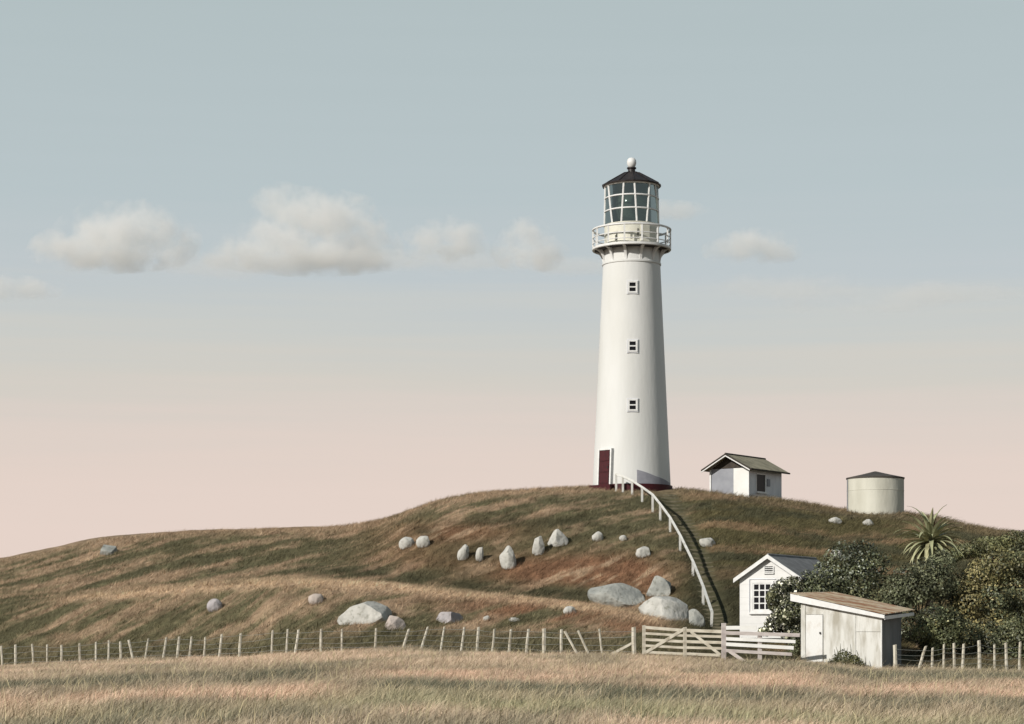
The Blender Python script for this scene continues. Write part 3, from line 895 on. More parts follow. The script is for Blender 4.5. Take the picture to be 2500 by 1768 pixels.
vt = MB().box(v0, v0 + 0.04, -0.06, 0.02, 2.98, 3.26, cm).box(v1 - 0.04, v1, -0.06, 0.02, 2.98, 3.26, cm).box(v0, v1, -0.08, 0.02, 2.92, 2.978, cm).build('louvre_vent', M['trim'], cot)
MB().box(v0 + 0.04, v1 - 0.04, -0.02, 0.012, 2.98, 3.26, cm).build('vent_opening', M['dark'], vt)
for j in range(3):
    MB().box(v0 + 0.04, v1 - 0.04, -0.05, -0.022, 3.0 + j * 0.09, 3.035 + j * 0.09, cm).build('slat', M['trim'], vt)

# ------------------------------------------------------------------ shed
sFL, sFR = P(1956, 1622, 88.5), P(2152, 1641, 86.85)
back = Vector((math.sin(R(25)), math.cos(R(25)), 0))
rFL, rFR = P(1929, 1448, 88.55), P(2161, 1500, 86.55)
rBR = P(2233, 1489, 89.75)
rBL = rFL + (rBR - rFR)
rBL = rBL + (rBR - rBL) * 0.14
nrm = (rFR - rFL).cross(rBR - rFR).normalized()
roofz = lambda p: rFL.z - (nrm.x * (p.x - rFL.x) + nrm.y * (p.y - rFL.y)) / nrm.z
sBR, sBL = sFR + back * 3.2, sFL + back * 3.2
shed = thing('shed', (sFL.x + 1.5, sFL.y, gz(sFL.x + 1.5, sFL.y)), 'weathered white lean-to shed with rust streaked iron roof behind the meadow', 'shed')


def wall_quad(p, q_, name, mat_, inset=0.1):
    d = (q_ - p)
    d.z = 0
    d.normalize()
    nin = Vector((-d.y, d.x, 0)) * inset
    bz = min(gz(p.x, p.y), gz(q_.x, q_.y)) - 0.3
    c = [Vector((a.x, a.y, bz)) for a in (p, q_, q_ + nin, p + nin)]
    c += [Vector((a.x, a.y, roofz(a) - 0.05)) for a in (p, q_, q_ + nin, p + nin)]
    return MB().hexa(c).build(name, mat_, shed)


fd = (sFR - sFL)
fd.z = 0
fl = fd.length
fd.normalize()
fn = Vector((fd.y, -fd.x, 0))            # outward from the front
wall_quad(sFL, sFR, 'front_wall', M['shed_wall'])
wall_quad(sFR + Vector((fd.y * -0.102, fd.x * 0.102, 0)), sBR, 'side_wall', M['shed_side'])
wall_quad(sBR, sBL, 'back_wall', M['shed_side'])
wall_quad(sBL, sFL + Vector((fd.y * -0.102, fd.x * 0.102, 0)), 'side_wall', M['shed_side'])


def on_front(s0, s1, h0, h1, o0, o1, name, mat_, parent, top_follow=False):
    c = []
    pts = []
    for s, o in ((s0, o1), (s1, o1), (s1, o0), (s0, o0)):
        p = sFL + fd * s + fn * o
        pts.append(p)
    zb = sFL.z + (sFR.z - sFL.z) * 0.5
    c = [Vector((p.x, p.y, zb + h0)) for p in pts]
    for p in pts:
        c.append(Vector((p.x, p.y, (roofz(p) - 0.07 - h1) if top_follow else zb + h1)))
    return MB().hexa(c).build(name, mat_, parent)


ps = lambda px: (px - 1956) / (2152 - 1956) * fl
door = on_front(ps(1969), ps(2010), -0.45, 2.22, 0.01, 0.055, 'door', M['shed_door'], shed)
on_front(ps(2003), ps(2006), 1.42, 1.50, 0.055, 0.12, 'knob', M['black'], door)
on_front(ps(1956), ps(1967), -0.4, 0.0, 0.004, 0.03, 'cover_board', M['shed_wall'], shed, True)
on_front(ps(1969), ps(2012), 2.235, 2.33, 0.004, 0.03, 'door_head', M['shed_wall'], shed)
on_front(ps(2012), ps(2090), -0.4, 0.12, 0.004, 0.024, 'cladding_panel', M['shed_wall'], shed, True)
on_front(ps(2091), ps(2150.5), 1.52, 0.10, 0.004, 0.03, 'cladding_panel', M['shed_wall'], shed, True)
on_front(ps(2098), ps(2150.5), -0.4, 1.50, 0.004, 0.022, 'cladding_panel', M['shed_wall'], shed)
on_front(ps(2150.8), ps(2153.5), -0.4, 0.05, -0.05, 0.04, 'corner_strip', M['trim'], shed, True)
# corrugated roof sheet
nc = 70
vs2, fs2 = [], []
for i in range(nc + 1):
    s = i / nc
    h = 0.018 * math.sin(s * math.pi * 2 * 17)
    a, b = rFL + (rBL - rFL) * s, rFR + (rBR - rFR) * s
    for p in (a, b):
        vs2 += [p + nrm * (h + 0.012) * (1 if nrm.z > 0 else -1), p + nrm * (h - 0.004) * (1 if nrm.z > 0 else -1)]
for i in range(nc):
    b = i * 4
    fs2 += [(b, b + 4, b + 6, b + 2), (b + 1, b + 3, b + 7, b + 5), (b, b + 1, b + 5, b + 4), (b + 2, b + 6, b + 7, b + 3)]
fs2 += [(0, 2, 3, 1), (nc * 4, nc * 4 + 1, nc * 4 + 3, nc * 4 + 2)]
MB().add(vs2, fs2).build('roof', M['rust_roof'], shed, True, angle=60)
bb = MB()
fo = fn * 0.0
for (pa, pb_, ha, hb) in ((rFL + fd * 0.02, rFR - fd * 0.02, 0.30, 0.14),):
    o1, o0 = fn * 0.03, fn * -0.01
    z_a, z_b = pa.z - 0.03, pb_.z - 0.03
    bb.hexa([Vector((p.x, p.y, z)) for p, z in ((pa + o1, z_a - ha), (pb_ + o1, z_b - hb), (pb_ + o0, z_b - hb), (pa + o0, z_a - ha), (pa + o1, z_a), (pb_ + o1, z_b), (pb_ + o0, z_b), (pa + o0, z_a))])
bb.build('bargeboard', M['trim'], shed)
MB().hexa([Vector((p.x, p.y, z)) for p, z in ((rFR + back * 0.05 - fd * 0.06, rFR.z - 0.22), (rBR - fd * 0.06, rBR.z - 0.24), (rBR - fd * 0.02, rBR.z - 0.24), (rFR + back * 0.05 - fd * 0.02, rFR.z - 0.22),
                                              (rFR + back * 0.05 - fd * 0.06, rFR.z - 0.07), (rBR - fd * 0.06, rBR.z - 0.11), (rBR - fd * 0.02, rBR.z - 0.11), (rFR + back * 0.05 - fd * 0.02, rFR.z - 0.07))]).build('fascia', M['trim'], shed)

# ------------------------------------------------------------------ stairs and handrail
stair = thing('stairway', hit(1765, 1535), 'steep earth stairway cut into the hill beside the white handrail', 'stairs')
y = 99.5
while y < 127.6:
    pxs = float(PXG(np.array([y]))[0]) + 6
    x = (pxs - CX) * y / FPX
    z = gz(x, y) + 0.03
    d = 0.72
    y2 = y + d
    x2 = (float(PXG(np.array([y2]))[0]) + 6 - CX) * y2 / FPX
    dirv = Vector((x2 - x, d, 0)).normalized()
    rotm = Matrix.Translation((x, y, z)) @ Matrix.Rotation(math.atan2(-dirv.x, dirv.y), 4, 'Z')
    wd = 0.56 + 0.05 * math.sin(y * 3)
    st = MB().box(-wd, wd, 0, 0.76, -0.35, 0.0, rotm).build('step', M['step'], stair)
    MB().box(-wd - 0.06, wd + 0.06, -0.07, -0.004, -0.34, 0.05, rotm).build('riser', M['riser'], st)
    y += d
zz4 = lambda x, y: (1420 + x / 3.69, 1120 + y / 3.69)
rail_top = [(310, 142), (372, 160), (455, 200), (545, 258), (640, 325), (708, 410), (797, 530), (888, 690), (1003, 925), (1095, 1150), (1175, 1385)]
rail_bot = [(312, 280), (372, 290), (455, 335), (545, 390), (640, 485), (708, 555), (797, 660), (888, 830), (1003, 1055), (1095, 1320), (1168, 1512)]
hr = thing('handrail', hit(*zz4(*rail_bot[-1])), 'long white timber handrail curving down the hill from the lighthouse', 'handrail')
tops = []
for i, (tp, bt) in enumerate(zip(rail_top, rail_bot)):
    bp, tp_ = zz4(*bt), zz4(*tp)
    yb = 128.0 if i == 0 else 127.6 if i == 1 else 126.6 if i == 2 else None
    base = hit(*bp) if yb is None else P(bp[0], bp[1], yb)
    top = P(tp_[0], tp_[1], base.y)
    tops.append(top)
    base = Vector((base.x, base.y, gz(base.x, base.y) - 0.2))
    MB().beam(base, top, 0.13, 0.10).build('post', M['rail'], hr, bevel=0.008)
for i in range(len(tops) - 1):
    d = (tops[i + 1] - tops[i]).normalized()
    MB().beam(tops[i] - d * 0.03, tops[i + 1] + d * 0.03, 0.125, 0.085).build('rail', M['rail'], hr)

# ------------------------------------------------------------------ fences
A1 = lambda x, y: (x / 3.134, 1250 + y / 3.134)
A2 = lambda x, y: (600 + x / 3.134, 1250 + y / 3.134)
A3 = lambda x, y: (1200 + x / 3.134, 1250 + y / 3.134)
A4 = lambda x, y: (1500 + x / 4.592, 1480 + y / 4.592)
A6 = lambda x, y: (1900 + x / 3.827, 1560 + y / 3.827)
left_posts = [(A1, *p) for p in ((10, 1025, 20, 1200), (118, 1020, 120, 1200), (248, 1015, 258, 1192), (360, 1015, 360, 1180), (469, 1013, 472, 1168), (610, 1003, 614, 1165), (733, 998, 735, 1165), (831, 980, 830, 1155),
              (922, 988, 927, 1148), (985, 985, 1030, 1150), (1135, 962, 1103, 1135), (1275, 960, 1240, 1140), (1372, 960, 1350, 1143), (1465, 960, 1442, 1142), (1572, 960, 1557, 1137), (1696, 936, 1673, 1133), (1841, 930, 1828, 1130))]
left_posts += [(A2, *p) for p in ((207, 903, 197, 1102), (320, 900, 308, 1102), (404, 905, 371, 1100), (577, 893, 573, 1087), (735, 893, 735, 1080), (997, 890, 987, 1073), (1250, 890, 1188, 1057), (1395, 875, 1325, 1060), (1520, 880, 1483, 1078),
               (1672, 880, 1643, 1078), (1783, 880, 1763, 1080), (1905, 893, 1880, 1080))]
left_posts += [(A3, *p) for p in ((22, 893, 5, 1080), (150, 898, 128, 1085), (284, 898, 258, 1097), (402, 893, 402, 1105), (535, 895, 531, 1102), (560, 915, 688, 1108), (660, 915, 768, 1113), (824, 893, 854, 1105), (1088, 880, 1092, 1115))]
big_posts = {len(left_posts) - 6: 0.2, len(left_posts) - 5: 0.15, len(left_posts) - 1: 0.235}
right_posts = [(A6, *p) for p in ((1090, 65, 1093, 312), (1380, 70, 1290, 303), (1440, 68, 1438, 285), (1548, 70, 1545, 320), (1643, 45, 1645, 305), (1732, 40, 1718, 295), (1875, 35, 1880, 325), (2020, 55, 2022, 310), (2122, 30, 2137, 305), (2260, 28, 2250, 315))]


def post_mesh(base, top, w, seed):
    rr = random.Random(seed)
    mb = MB()
    n_ = 5
    d = top - base
    vs2, fs2 = [], []
    k = 6
    for i in range(n_ + 1):
        s = i / n_
        c = base + d * s + Vector((rr.uniform(-1, 1) * 0.008, 0, 0))
        r = w / 2 * (1.05 - 0.18 * s + rr.uniform(-0.05, 0.05))
        for j in range(k):
            a = 2 * math.pi * j / k + 0.4
            tilt = 0.02 * math.cos(a) if i == n_ else 0
            vs2.append(c + Vector((math.cos(a) * r, math.sin(a) * r * 0.9, tilt)))
    for i in range(n_):
        for j in range(k):
            j2 = (j + 1) % k
            fs2.append((i * k + j, i * k + j2, (i + 1) * k + j2, (i + 1) * k + j))
    fs2 += [tuple(range(k - 1, -1, -1)), tuple(n_ * k + j for j in range(k))]
    return mb.add(vs2, fs2)


def fence(name, posts, big, label, wire_fr, extra=()):
    pts = []
    for i, (A, tx, ty, bx, by) in enumerate(posts):
        bpx, bpy_ = A(bx, by)
        tpx, tpy = A(tx, ty)
        Yp = float(YF(np.array([bpx]))[0])
        bx_ = (bpx - CX) * Yp / FPX
        b = Vector((bx_, Yp, gz(bx_, Yp)))
        hh = (bpy_ - tpy) * Yp / FPX
        t_ = b + Vector(((tpx - bpx) * Yp / FPX, 0.05 * math.sin(i * 2.1), hh))
        pts.append((b, t_, big.get(i, 0.125 + 0.02 * math.sin(i * 1.7))))
    mid = pts[len(pts) // 2][0]
    fo_ = thing(name, mid, label, 'fence')
    for i, (b, t_, w_) in enumerate(pts):
        post_mesh(b - Vector((0, 0, 0.25)) - (t_ - b) * 0.1, t_, w_, i * 7 + len(pts)).build('post', M['timber'], fo_, False)
    for j, fr_ in enumerate(wire_fr):
        line = []
        for i, (b, t_, w_) in enumerate(pts):
            if extra and i in extra:
                continue
            p = b + (t_ - b) * (fr_ + 0.03 * math.sin(i * 1.3 + j * 2)) + Vector((0, -w_ / 2 - 0.008, 0))
            if line:
                mid_ = (line[-1] + p) / 2 - Vector((0, 0, 0.012 * (p - line[-1]).length))
                line.append(mid_)
            line.append(p)
        MB().tube(line, 0.0075, 4).build('wire', M['wire'], fo_)
    return fo_, pts


lf, lpts = fence('post_and_wire_fence', left_posts, big_posts, 'long line of weathered timber posts and wire crossing the meadow below the hill', (0.22, 0.43, 0.66, 0.88), extra={len(left_posts) - 5 + 1, len(left_posts) - 4 + 1})
rf_, rpts = fence('post_and_wire_fence', right_posts, {0: 0.19, 6: 0.17}, 'short run of timber posts and wire right of the shed, below the dark trees', (0.24, 0.44, 0.64, 0.84), extra={1})
# the stay that props the strainer post beside the gate
by = 90.3
s0 = P(A3(885, 1100)[0], A3(885, 1100)[1], 90.6)
s0.z = gz(s0.x, s0.y) + 0.02
MB().beam(s0, P(A3(1078, 1003)[0], A3(1078, 1003)[1], 90.0), 0.11, 0.09, taper=0.9).build('stay', M['timber'], lf)

# ------------------------------------------------------------------ gate and rails
gy = lambda px: 89.3 + (87.6 - 89.3) * (px - 1569) / (1768 - 1569)


def G(x, y, off=0.0):
    px, py = A4(x, y)
    return P(px, py, gy(px) + off)


gate = thing('farm_gate', Vector((G(560, 600).x, G(560, 600).y, gz(G(560, 600).x, G(560, 600).y))), 'weathered timber farm gate of five rails with two diagonal braces', 'gate')
MB().beam(G(332, 545), G(332, 215), 0.15, 0.09).build('stile', M['timber2'], gate, bevel=0.01)
cp = G(790, 620)
MB().beam(Vector((cp.x, cp.y, gz(cp.x, cp.y) - 0.3)), G(792, 235), 0.155, 0.10).build('centre_post', M['timber2'], gate, bevel=0.01)
for (ya, yb, yc_, yd, th) in ((238, 272, 276, 284, 0.125), (305, 330, 335, 340, 0.10), (374, 398, 402, 406, 0.115), (442, 466, 468, 472, 0.10), (515, 535, 538, 550, 0.11)):
    a = MB().beam(G(350, ya), G(772, yb), th, 0.045).build('rail', M['timber2'], gate)
    MB().beam(G(812, yc_ - 4), G(1204, yd + 2), th * 1.05, 0.045).build('rail', M['timber2'], gate)
MB().beam(G(342, 524, -0.06), G(788, 252, -0.06), 0.125, 0.04).build('brace', M['timber'], gate)
MB().beam(G(858, 288, -0.06), G(1190, 548, -0.06), 0.115, 0.04).build('brace', M['timber2'], gate)
ry = lambda px: 87.6 + (86.9 - 87.6) * (px - 1768) / (1953 - 1768)


def G2(x, y, off=0.0):
    px, py = A4(x, y)
    return P(px, py, ry(px) + off)


rfence = thing('rail_fence', Vector((G2(1630, 600).x, G2(1630, 600).y, gz(G2(1630, 600).x, G2(1630, 600).y))), 'white painted post and rail fence between the gate and the shed', 'fence')
gp = G2(1228, 640)
MB().beam(Vector((gp.x, gp.y, gz(gp.x, gp.y) - 0.3)), G2(1226, 190), 0.20, 0.15).build('gate_post', M['timber3'], rfence, bevel=0.012)
mp2 = G2(1632, 630)
MB().beam(Vector((mp2.x, mp2.y, gz(mp2.x, mp2.y) - 0.3)), G2(1630, 322), 0.175, 0.12).build('post', M['timber3'], rfence, bevel=0.012)
for (xa, ya, xb, yb, th, mt) in ((1252, 243, 1590, 240, 0.155, 'white'), (1252, 300, 2078, 325, 0.15, 'timber3'), (1252, 366, 2030, 398, 0.135, 'white'), (1252, 426, 2010, 468, 0.145, 'white'), (1252, 498, 1990, 540, 0.13, 'timber3')):
    MB().beam(G2(xa, ya, -0.09), G2(xb, yb, -0.09), th, 0.045).build('rail', M[mt], rfence)
st0 = G2(1480, 622, -0.5)
MB().beam(G2(1290, 505, -0.05), Vector((st0.x, st0.y, gz(st0.x, st0.y))), 0.14, 0.08).build('stay', M['timber3'], rfence)

# ------------------------------------------------------------------ rocks


def rock_mesh(sx, sy, sz, seed, cuts=9, rough=0.07, lean=0.0, roll=0.0, cutd=(0.44, 0.78)):
    rr = random.Random(seed)
    bm = bmesh.new()
    bmesh.ops.create_icosphere(bm, subdivisions=4, radius=1.0)
    planes = []
    for _ in range(max(3, cuts + (5 if sx > 0.55 else 0))):
        n_ = Vector((rr.gauss(0, 1), rr.gauss(0, 1), abs(rr.gauss(0, 0.8)))).normalized()
        planes.append((n_, rr.uniform(*cutd) if sx > 0.55 else rr.uniform(0.70, 0.93)))
    off = Vector((rr.uniform(0, 50), rr.uniform(0, 50), rr.uniform(0, 50)))
    from mathutils import noise
    rot = Matrix.Rotation(roll, 3, 'Y')
    for v in bm.verts:
        p = v.co.copy()
        for n_, d in planes:
            e = p.dot(n_) - d
            if e > 0:
                p -= n_ * e * 0.97
        p *= 1 + rough * noise.fractal(p * 1.6 + off, 0.9, 2.1, 4) * 0.6
        q_ = Vector((p.x * sx, p.y * sy, p.z * sz))
        q_.x += q_.z * lean
        v.co = rot @ q_
    me = bpy.data.meshes.new('rock')
    bm.to_mesh(me)
    bm.free()
    me.polygons.foreach_set('use_smooth', [True] * len(me.polygons))
    me.set_sharp_from_angle(angle=R(19))
    return me


hill_g = 'pale rocks scattered over the hillside'
rocks = [  # px, py (centre), width, height in photo pixels, roll, lean, cuts, material, label
    (992, 1328, 33, 28, -0.5, 0, 5, 'rock', 'egg shaped pale rock, left of the pair near the top of the mound\'s left side'),
    (1034, 1324, 31, 30, 0.3, 0, 7, 'rock', 'roundish pale rock with a dark hollow behind it, right of the pair on the mound'),
    (1131, 1352, 24, 38, 0.25, 0, 6, 'rock', 'upright oval rock with a grey pit, left of a thin upright rock'),
    (1171, 1355, 17, 37, 0.1, 0, 6, 'rock', 'thin upright sliver of rock, narrowest on the mound'),
    (1241, 1366, 35, 57, -0.12, 0, 8, 'rock', 'tallest upright rock on the mound, tapering to a point below'),
    (1314, 1335, 27, 47, 0.05, 0, 12, 'rock', 'squarish upright rock with a notched ledge across its middle'),
    (1360, 1313, 46, 46, 0.2, 0, 8, 'rock', 'large blocky rock highest in the middle of the mound'),
    (1459, 1312, 24, 24, 0.3, 0, 6, 'rock', 'small pointed rock alone on the upper right of the mound'),
    (1522, 1315, 18, 14, 0.5, 0, 5, 'rock', 'tiny slanted stone between the pointed rock and the handrail'),
    (1572, 1350, 33, 27, 0.0, 0, 10, 'rock', 'boxy whitish rock with a dark flat right face near the handrail'),
    (1728, 1325, 35, 24, 0.35, 0, 7, 'rock', 'pale rock with a shaded mauve underside, right beside the stairs'),
    (2040, 1272, 28, 16, 0.2, 0, 8, 'rock', 'flat stone below the gap between hut and water tank'),
    (2121, 1277, 25, 16, 0.35, 0, 7, 'rock', 'small slanted stone in the turf just below the water tank'),
    (2044, 1354, 28, 22, -0.2, 0, 7, 'rock', 'cream rock showing above the shrub behind the cottage roof'),
    (265, 1343, 54, 28, 0.1, 0, 6, 'rock_grey', 'low grey rock alone near the crest of the left hill'),
    (523, 1480, 33, 30, 0.1, 0, 8, 'rock_mauve', 'mauve grey rock with a dark right side on the left slope'),
    (771, 1464, 32, 28, 0.2, 0, 7, 'rock_pink', 'round pinkish rock above and left of the biggest pale boulder'),
    (902, 1497, 126, 56, -0.10, 0.35, 10, 'rock', 'biggest pale flat boulder on the bank, sloping up to the right'),
    (964, 1521, 52, 40, 0.35, 0, 7, 'rock_pink', 'pinkish rock tucked under the right end of the big pale boulder'),
    (1095, 1508, 82, 31, -0.06, 0, 9, 'rock_mauve', 'long low mauve slab of rock lying on the bank above the fence'),
    (1189, 1511, 17, 13, 0, 0, 5, 'rock', 'pebble sized round stone just right of the mauve slab'),
    (1254, 1515, 27, 11, 0, 0, 5, 'rock', 'flat little stone almost sunk in the bank above the fence'),
    (1391, 1492, 28, 20, 0.1, 0, 6, 'rock', 'small round whitish rock on the rusty bank left of the boulders'),
    (1514, 1456, 122, 58, 0.10, 0, 4, 'rock_grey', 'long rounded grey boulder, left of the group by the gate'),
    (1617, 1434, 68, 50, 0.12, 0, 8, 'rock_grey', 'angular boulder perched on top of the group by the gate'),
    (1630, 1489, 116, 66, 0.46, 0, 7, 'rock', 'big tan boulder with a split grey right face above the gate'),
    (1700, 1512, 32, 46, -0.5, 0, 9, 'rock_grey', 'leaning pointed slab between the tan boulder and the handrail foot'),
]
for i, (px, py, w_, h_, roll, lean, cuts, mt, lab) in enumerate(rocks):
    b = hit(px, py + h_ * 0.42)
    s = b.y / FPX
    me = rock_mesh(w_ * s / 2 * (1.32 if w_ > 45 else 1.2), w_ * s / 2 * 0.9, h_ * s / 2 * (1.45 if w_ > 45 else 1.25), 100 + i, cuts, lean=lean, roll=roll)
    me.materials.append(M[mt])
    big = w_ > 45
    o = link('boulder' if big else 'rock', me)
    o.location = (b.x, b.y + w_ * s * 0.22, b.z + h_ * s * 0.40)
    o.rotation_euler = (0, 0, random.uniform(-0.25, 0.25))
    tag(o, lab, 'boulder' if big else 'rock', hill_g)

# ------------------------------------------------------------------ shrubs and trees


def leaf_cloud(clumps, n, size, colsets, seed, aspect=0.55):
    """leaves spread through the clumps: (centre, radii); returns vertices, faces, colours"""
    r = np.random.default_rng(seed)
    vol = np.array([c[1][0] * c[1][2] + 0.3 * c[1][0] * c[1][1] for c in clumps])
    pick = r.choice(len(clumps), n, p=vol / vol.sum())
    C = np.array([c[0] for c in clumps])[pick]
    A = np.array([c[1] for c in clumps])[pick]
    d = r.normal(size=(n, 3))
    d /= np.linalg.norm(d, axis=1)[:, None]
    rad = 0.55 + 0.5 * r.random(n)**0.6
    rad *= 0.86 + 0.34 * vnoise(d[:, 0] * 2.3 + pick * 3.7 + 8, d[:, 2] * 2.3 + d[:, 1] * 2)
    pos = C + A * d * rad[:, None]
    nrm_ = d + 0.5 * r.normal(size=(n, 3))
    nrm_ /= np.linalg.norm(nrm_, axis=1)[:, None]
    up = r.normal(size=(n, 3)) + np.array([0, 0, -0.4])
    ax = np.cross(nrm_, up)
    ax /= np.linalg.norm(ax, axis=1)[:, None]
    ay = np.cross(nrm_, ax)
    sz = size * (0.6 + 0.8 * r.random(n))[:, None]
    base = pos - ay * sz
    tip = pos + ay * sz
    lft = pos - ax * sz * aspect + nrm_ * sz * 0.12
    rgt = pos + ax * sz * aspect + nrm_ * sz * 0.12
    V = np.stack([base, rgt, tip, lft], 1).reshape(-1, 3)
    F = np.arange(n * 4).reshape(n, 4)
    cs = np.array(colsets)
    per = r.integers(0, len(cs), len(clumps))
    which = np.where(r.random(n) < 0.6, per[pick], r.integers(0, len(cs), n))
    vig = 1.6
    age = vig * vnoise(pos[:, 0] * 2.2 + pos[:, 1] * 1.1 + 60, pos[:, 2] * 2.6 + 11)          # young and old growth in patches
    cl = cs[which] * ((0.7 + 0.6 * r.random(n)) * (0.5 + 1.1 * age))[:, None]
    return V, F, np.repeat(cl, 4, 0)


OLIVE = [(0.10, 0.10, 0.045), (0.075, 0.082, 0.04), (0.14, 0.13, 0.06), (0.055, 0.06, 0.03)]
DARK = [(0.05, 0.056, 0.03), (0.066, 0.07, 0.036), (0.036, 0.039, 0.022), (0.105, 0.105, 0.055)]
GREYL = [(0.028, 0.03, 0.017), (0.045, 0.05, 0.03), (0.02, 0.022, 0.012), (0.085, 0.095, 0.07)]
YELLOW = [(0.14, 0.125, 0.055), (0.105, 0.097, 0.043), (0.075, 0.072, 0.034), (0.17, 0.145, 0.065)]


def shrub(name, lab, cat, Y, blobs, n, size, cset, seed, trunk_px, group=None, extra=None):
    """blobs: (px, py, rx, ry, dY) of the crown's clumps; the trunk rises from the ground at trunk_px"""
    s = Y / FPX
    tx = (trunk_px - CX) * Y / FPX
    tb = Vector((tx, Y, gz(tx, Y)))
    root = thing(name, tb, lab, cat, group)
    clumps = []
    for (px, py, rx, ry, dy) in blobs:
        c = P(px, py, Y + dy)
        clumps.append((np.array(c), np.array([rx * s, max(rx, ry) * s * 0.85, ry * s])))
    V, F, cl = leaf_cloud(clumps, n, size, cset, seed)
    keep = (V.reshape(-1, 4, 3)[:, :, 2].min(1) > ground(V[::4, 0], V[::4, 1]) + 0.01)
    F = F[keep]
    me = np_mesh('crown', V, F, cl, M['leaf'], smooth=False)
    link('crown', me, root)
    tmb = MB()
    zmean = min(c[0][2] for c in clumps)
    h = max(0.35, zmean - tb.z)
    fork = tb + Vector((0.1, 0, h * 0.7))
    r0 = 0.05 + 0.03 * max(b[2] for b in blobs) * s
    tmb.tube([tb - Vector((0, 0, 0.3)), tb + Vector((0.03, 0, h * 0.35)), fork], [r0 * 1.25, r0, r0 * 0.85], 7)
    tmb.build('trunk', M['bark'], root, True)
    for (c, a) in clumps[:7]:
        c = Vector(c)
        midp = fork + (c - fork) * 0.5 + Vector((0, 0, 0.12))
        MB().tube([fork, midp, c], [r0 * 0.6, r0 * 0.4, r0 * 0.12], 5).build('limb', M['bark'], root, True)
    return root, clumps


def flowers(root, clumps, n, size, cset, seed, name, outer=1.0, hemi=None):
    V, F, cl = leaf_cloud([(c, a * outer) for c, a in clumps], n, size, cset, seed, 0.8)
    if hemi is not None:
        pass
    me = np_mesh(name, V, F, cl, M['leaf'], smooth=False)
    o = link(name, me, root)
    o['kind'] = 'stuff'
    return o


tg = 'shrubs and trees behind the shed and fence'
sh, cl = shrub('flowering_shrub', 'dark flowering shrub with white blossoms in front of the cottage', 'shrub', 92.5,
               [(1912, 1448, 30, 32, 0), (1925, 1492, 38, 42, -0.3), (1896, 1520, 26, 26, -0.3), (1935, 1540, 30, 34, -0.2), (1886, 1462, 16, 26, -0.4), (1938, 1432, 24, 24, 0.4), (1868, 1542, 16, 11, -0.3)], 7500, 0.062, DARK + [(0.06, 0.062, 0.035)], 11, 1925, tg)
flowers(sh, cl, 900, 0.062, [(0.62, 0.60, 0.50), (0.36, 0.36, 0.25), (0.5, 0.48, 0.36)], 12, 'blossom', 1.03)
sh, cl = shrub('broadleaf_shrub', 'broad dark shrub with pale grey leaf tips behind the cottage roof', 'shrub', 95.5,
               [(1970, 1430, 38, 34, 0), (2022, 1416, 46, 42, 0.4), (2060, 1375, 52, 52, 0.8), (2105, 1362, 46, 42, 1.2), (2090, 1420, 60, 50, 0.4), (2020, 1440, 60, 40, -0.2), (2140, 1390, 40, 44, 1), (2000, 1480, 70, 60, 0), (2100, 1490, 80, 60, 0)], 15000, 0.062, DARK, 21, 2050, tg)
flowers(sh, cl[:5], 1300, 0.055, [(0.15, 0.165, 0.13), (0.11, 0.125, 0.09), (0.19, 0.20, 0.165)], 22, 'pale_foliage', 1.04)
sh, cl = shrub('bush', 'grey green rounded bush below the spiky aloe', 'bush', 94.6,
               [(2215, 1412, 40, 30, 0), (2265, 1398, 42, 34, 0.2), (2300, 1375, 36, 32, 0.5), (2240, 1442, 50, 36, 0), (2190, 1450, 42, 44, 0), (2290, 1430, 50, 40, 0.2), (2190, 1500, 50, 60, 0.3)], 10000, 0.062, [(0.085, 0.092, 0.052), (0.06, 0.064, 0.036), (0.042, 0.045, 0.026), (0.12, 0.122, 0.068)], 31, 2240, tg)
sh, cl = shrub('leafy_tree', 'tallest olive yellow tree at the right edge above the fence', 'tree', 95.5,
               [(2440, 1385, 60, 45, 0), (2395, 1410, 45, 40, 0), (2495, 1370, 50, 45, 0.3), (2370, 1465, 48, 44, -0.3), (2430, 1470, 55, 45, -0.2), (2490, 1450, 55, 55, 0), (2350, 1440, 40, 40, 0.2), (2420, 1540, 70, 50, 0), (2520, 1540, 60, 60, 0), (2330, 1500, 45, 50, 0.4)], 17000, 0.066, YELLOW + DARK[:3] + [(0.04, 0.04, 0.018)], 41, 2430, tg)
sh, cl = shrub('small_leaved_bush', 'low green bush with light leaves beside the shaded shed wall', 'bush', 90.6,
               [(2285, 1510, 42, 34, 0), (2255, 1548, 30, 30, -0.2), (2300, 1555, 40, 36, 0), (2325, 1525, 32, 40, 0.2), (2278, 1588, 36, 26, 0)], 7500, 0.056, OLIVE + DARK[:2], 51, 2290, tg)
flowers(sh, cl[:2], 130, 0.05, [(0.26, 0.29, 0.16), (0.18, 0.21, 0.11)], 52, 'pale_foliage', 1.03)
sh, cl = shrub('dense_bush', 'very dark dense bush directly behind the right hand fence', 'bush', 92.2,
               [(2360, 1560, 40, 50, 0), (2420, 1570, 50, 50, 0), (2480, 1560, 50, 60, 0), (2530, 1560, 40, 60, 0), (2390, 1610, 60, 34, 0), (2470, 1615, 60, 30, 0), (2320, 1610, 40, 30, 0.2)], 11000, 0.062, DARK, 61, 2430, tg)
sh, cl = shrub('crest_shrub', 'low olive shrub on the skyline at the far right', 'shrub', 112.0,
               [(2420, 1335, 50, 26, 0), (2480, 1318, 36, 22, 0), (2370, 1345, 46, 20, 0), (2330, 1355, 30, 16, 0), (2520, 1330, 36, 30, 0)], 7000, 0.062, OLIVE, 71, 2440, tg)
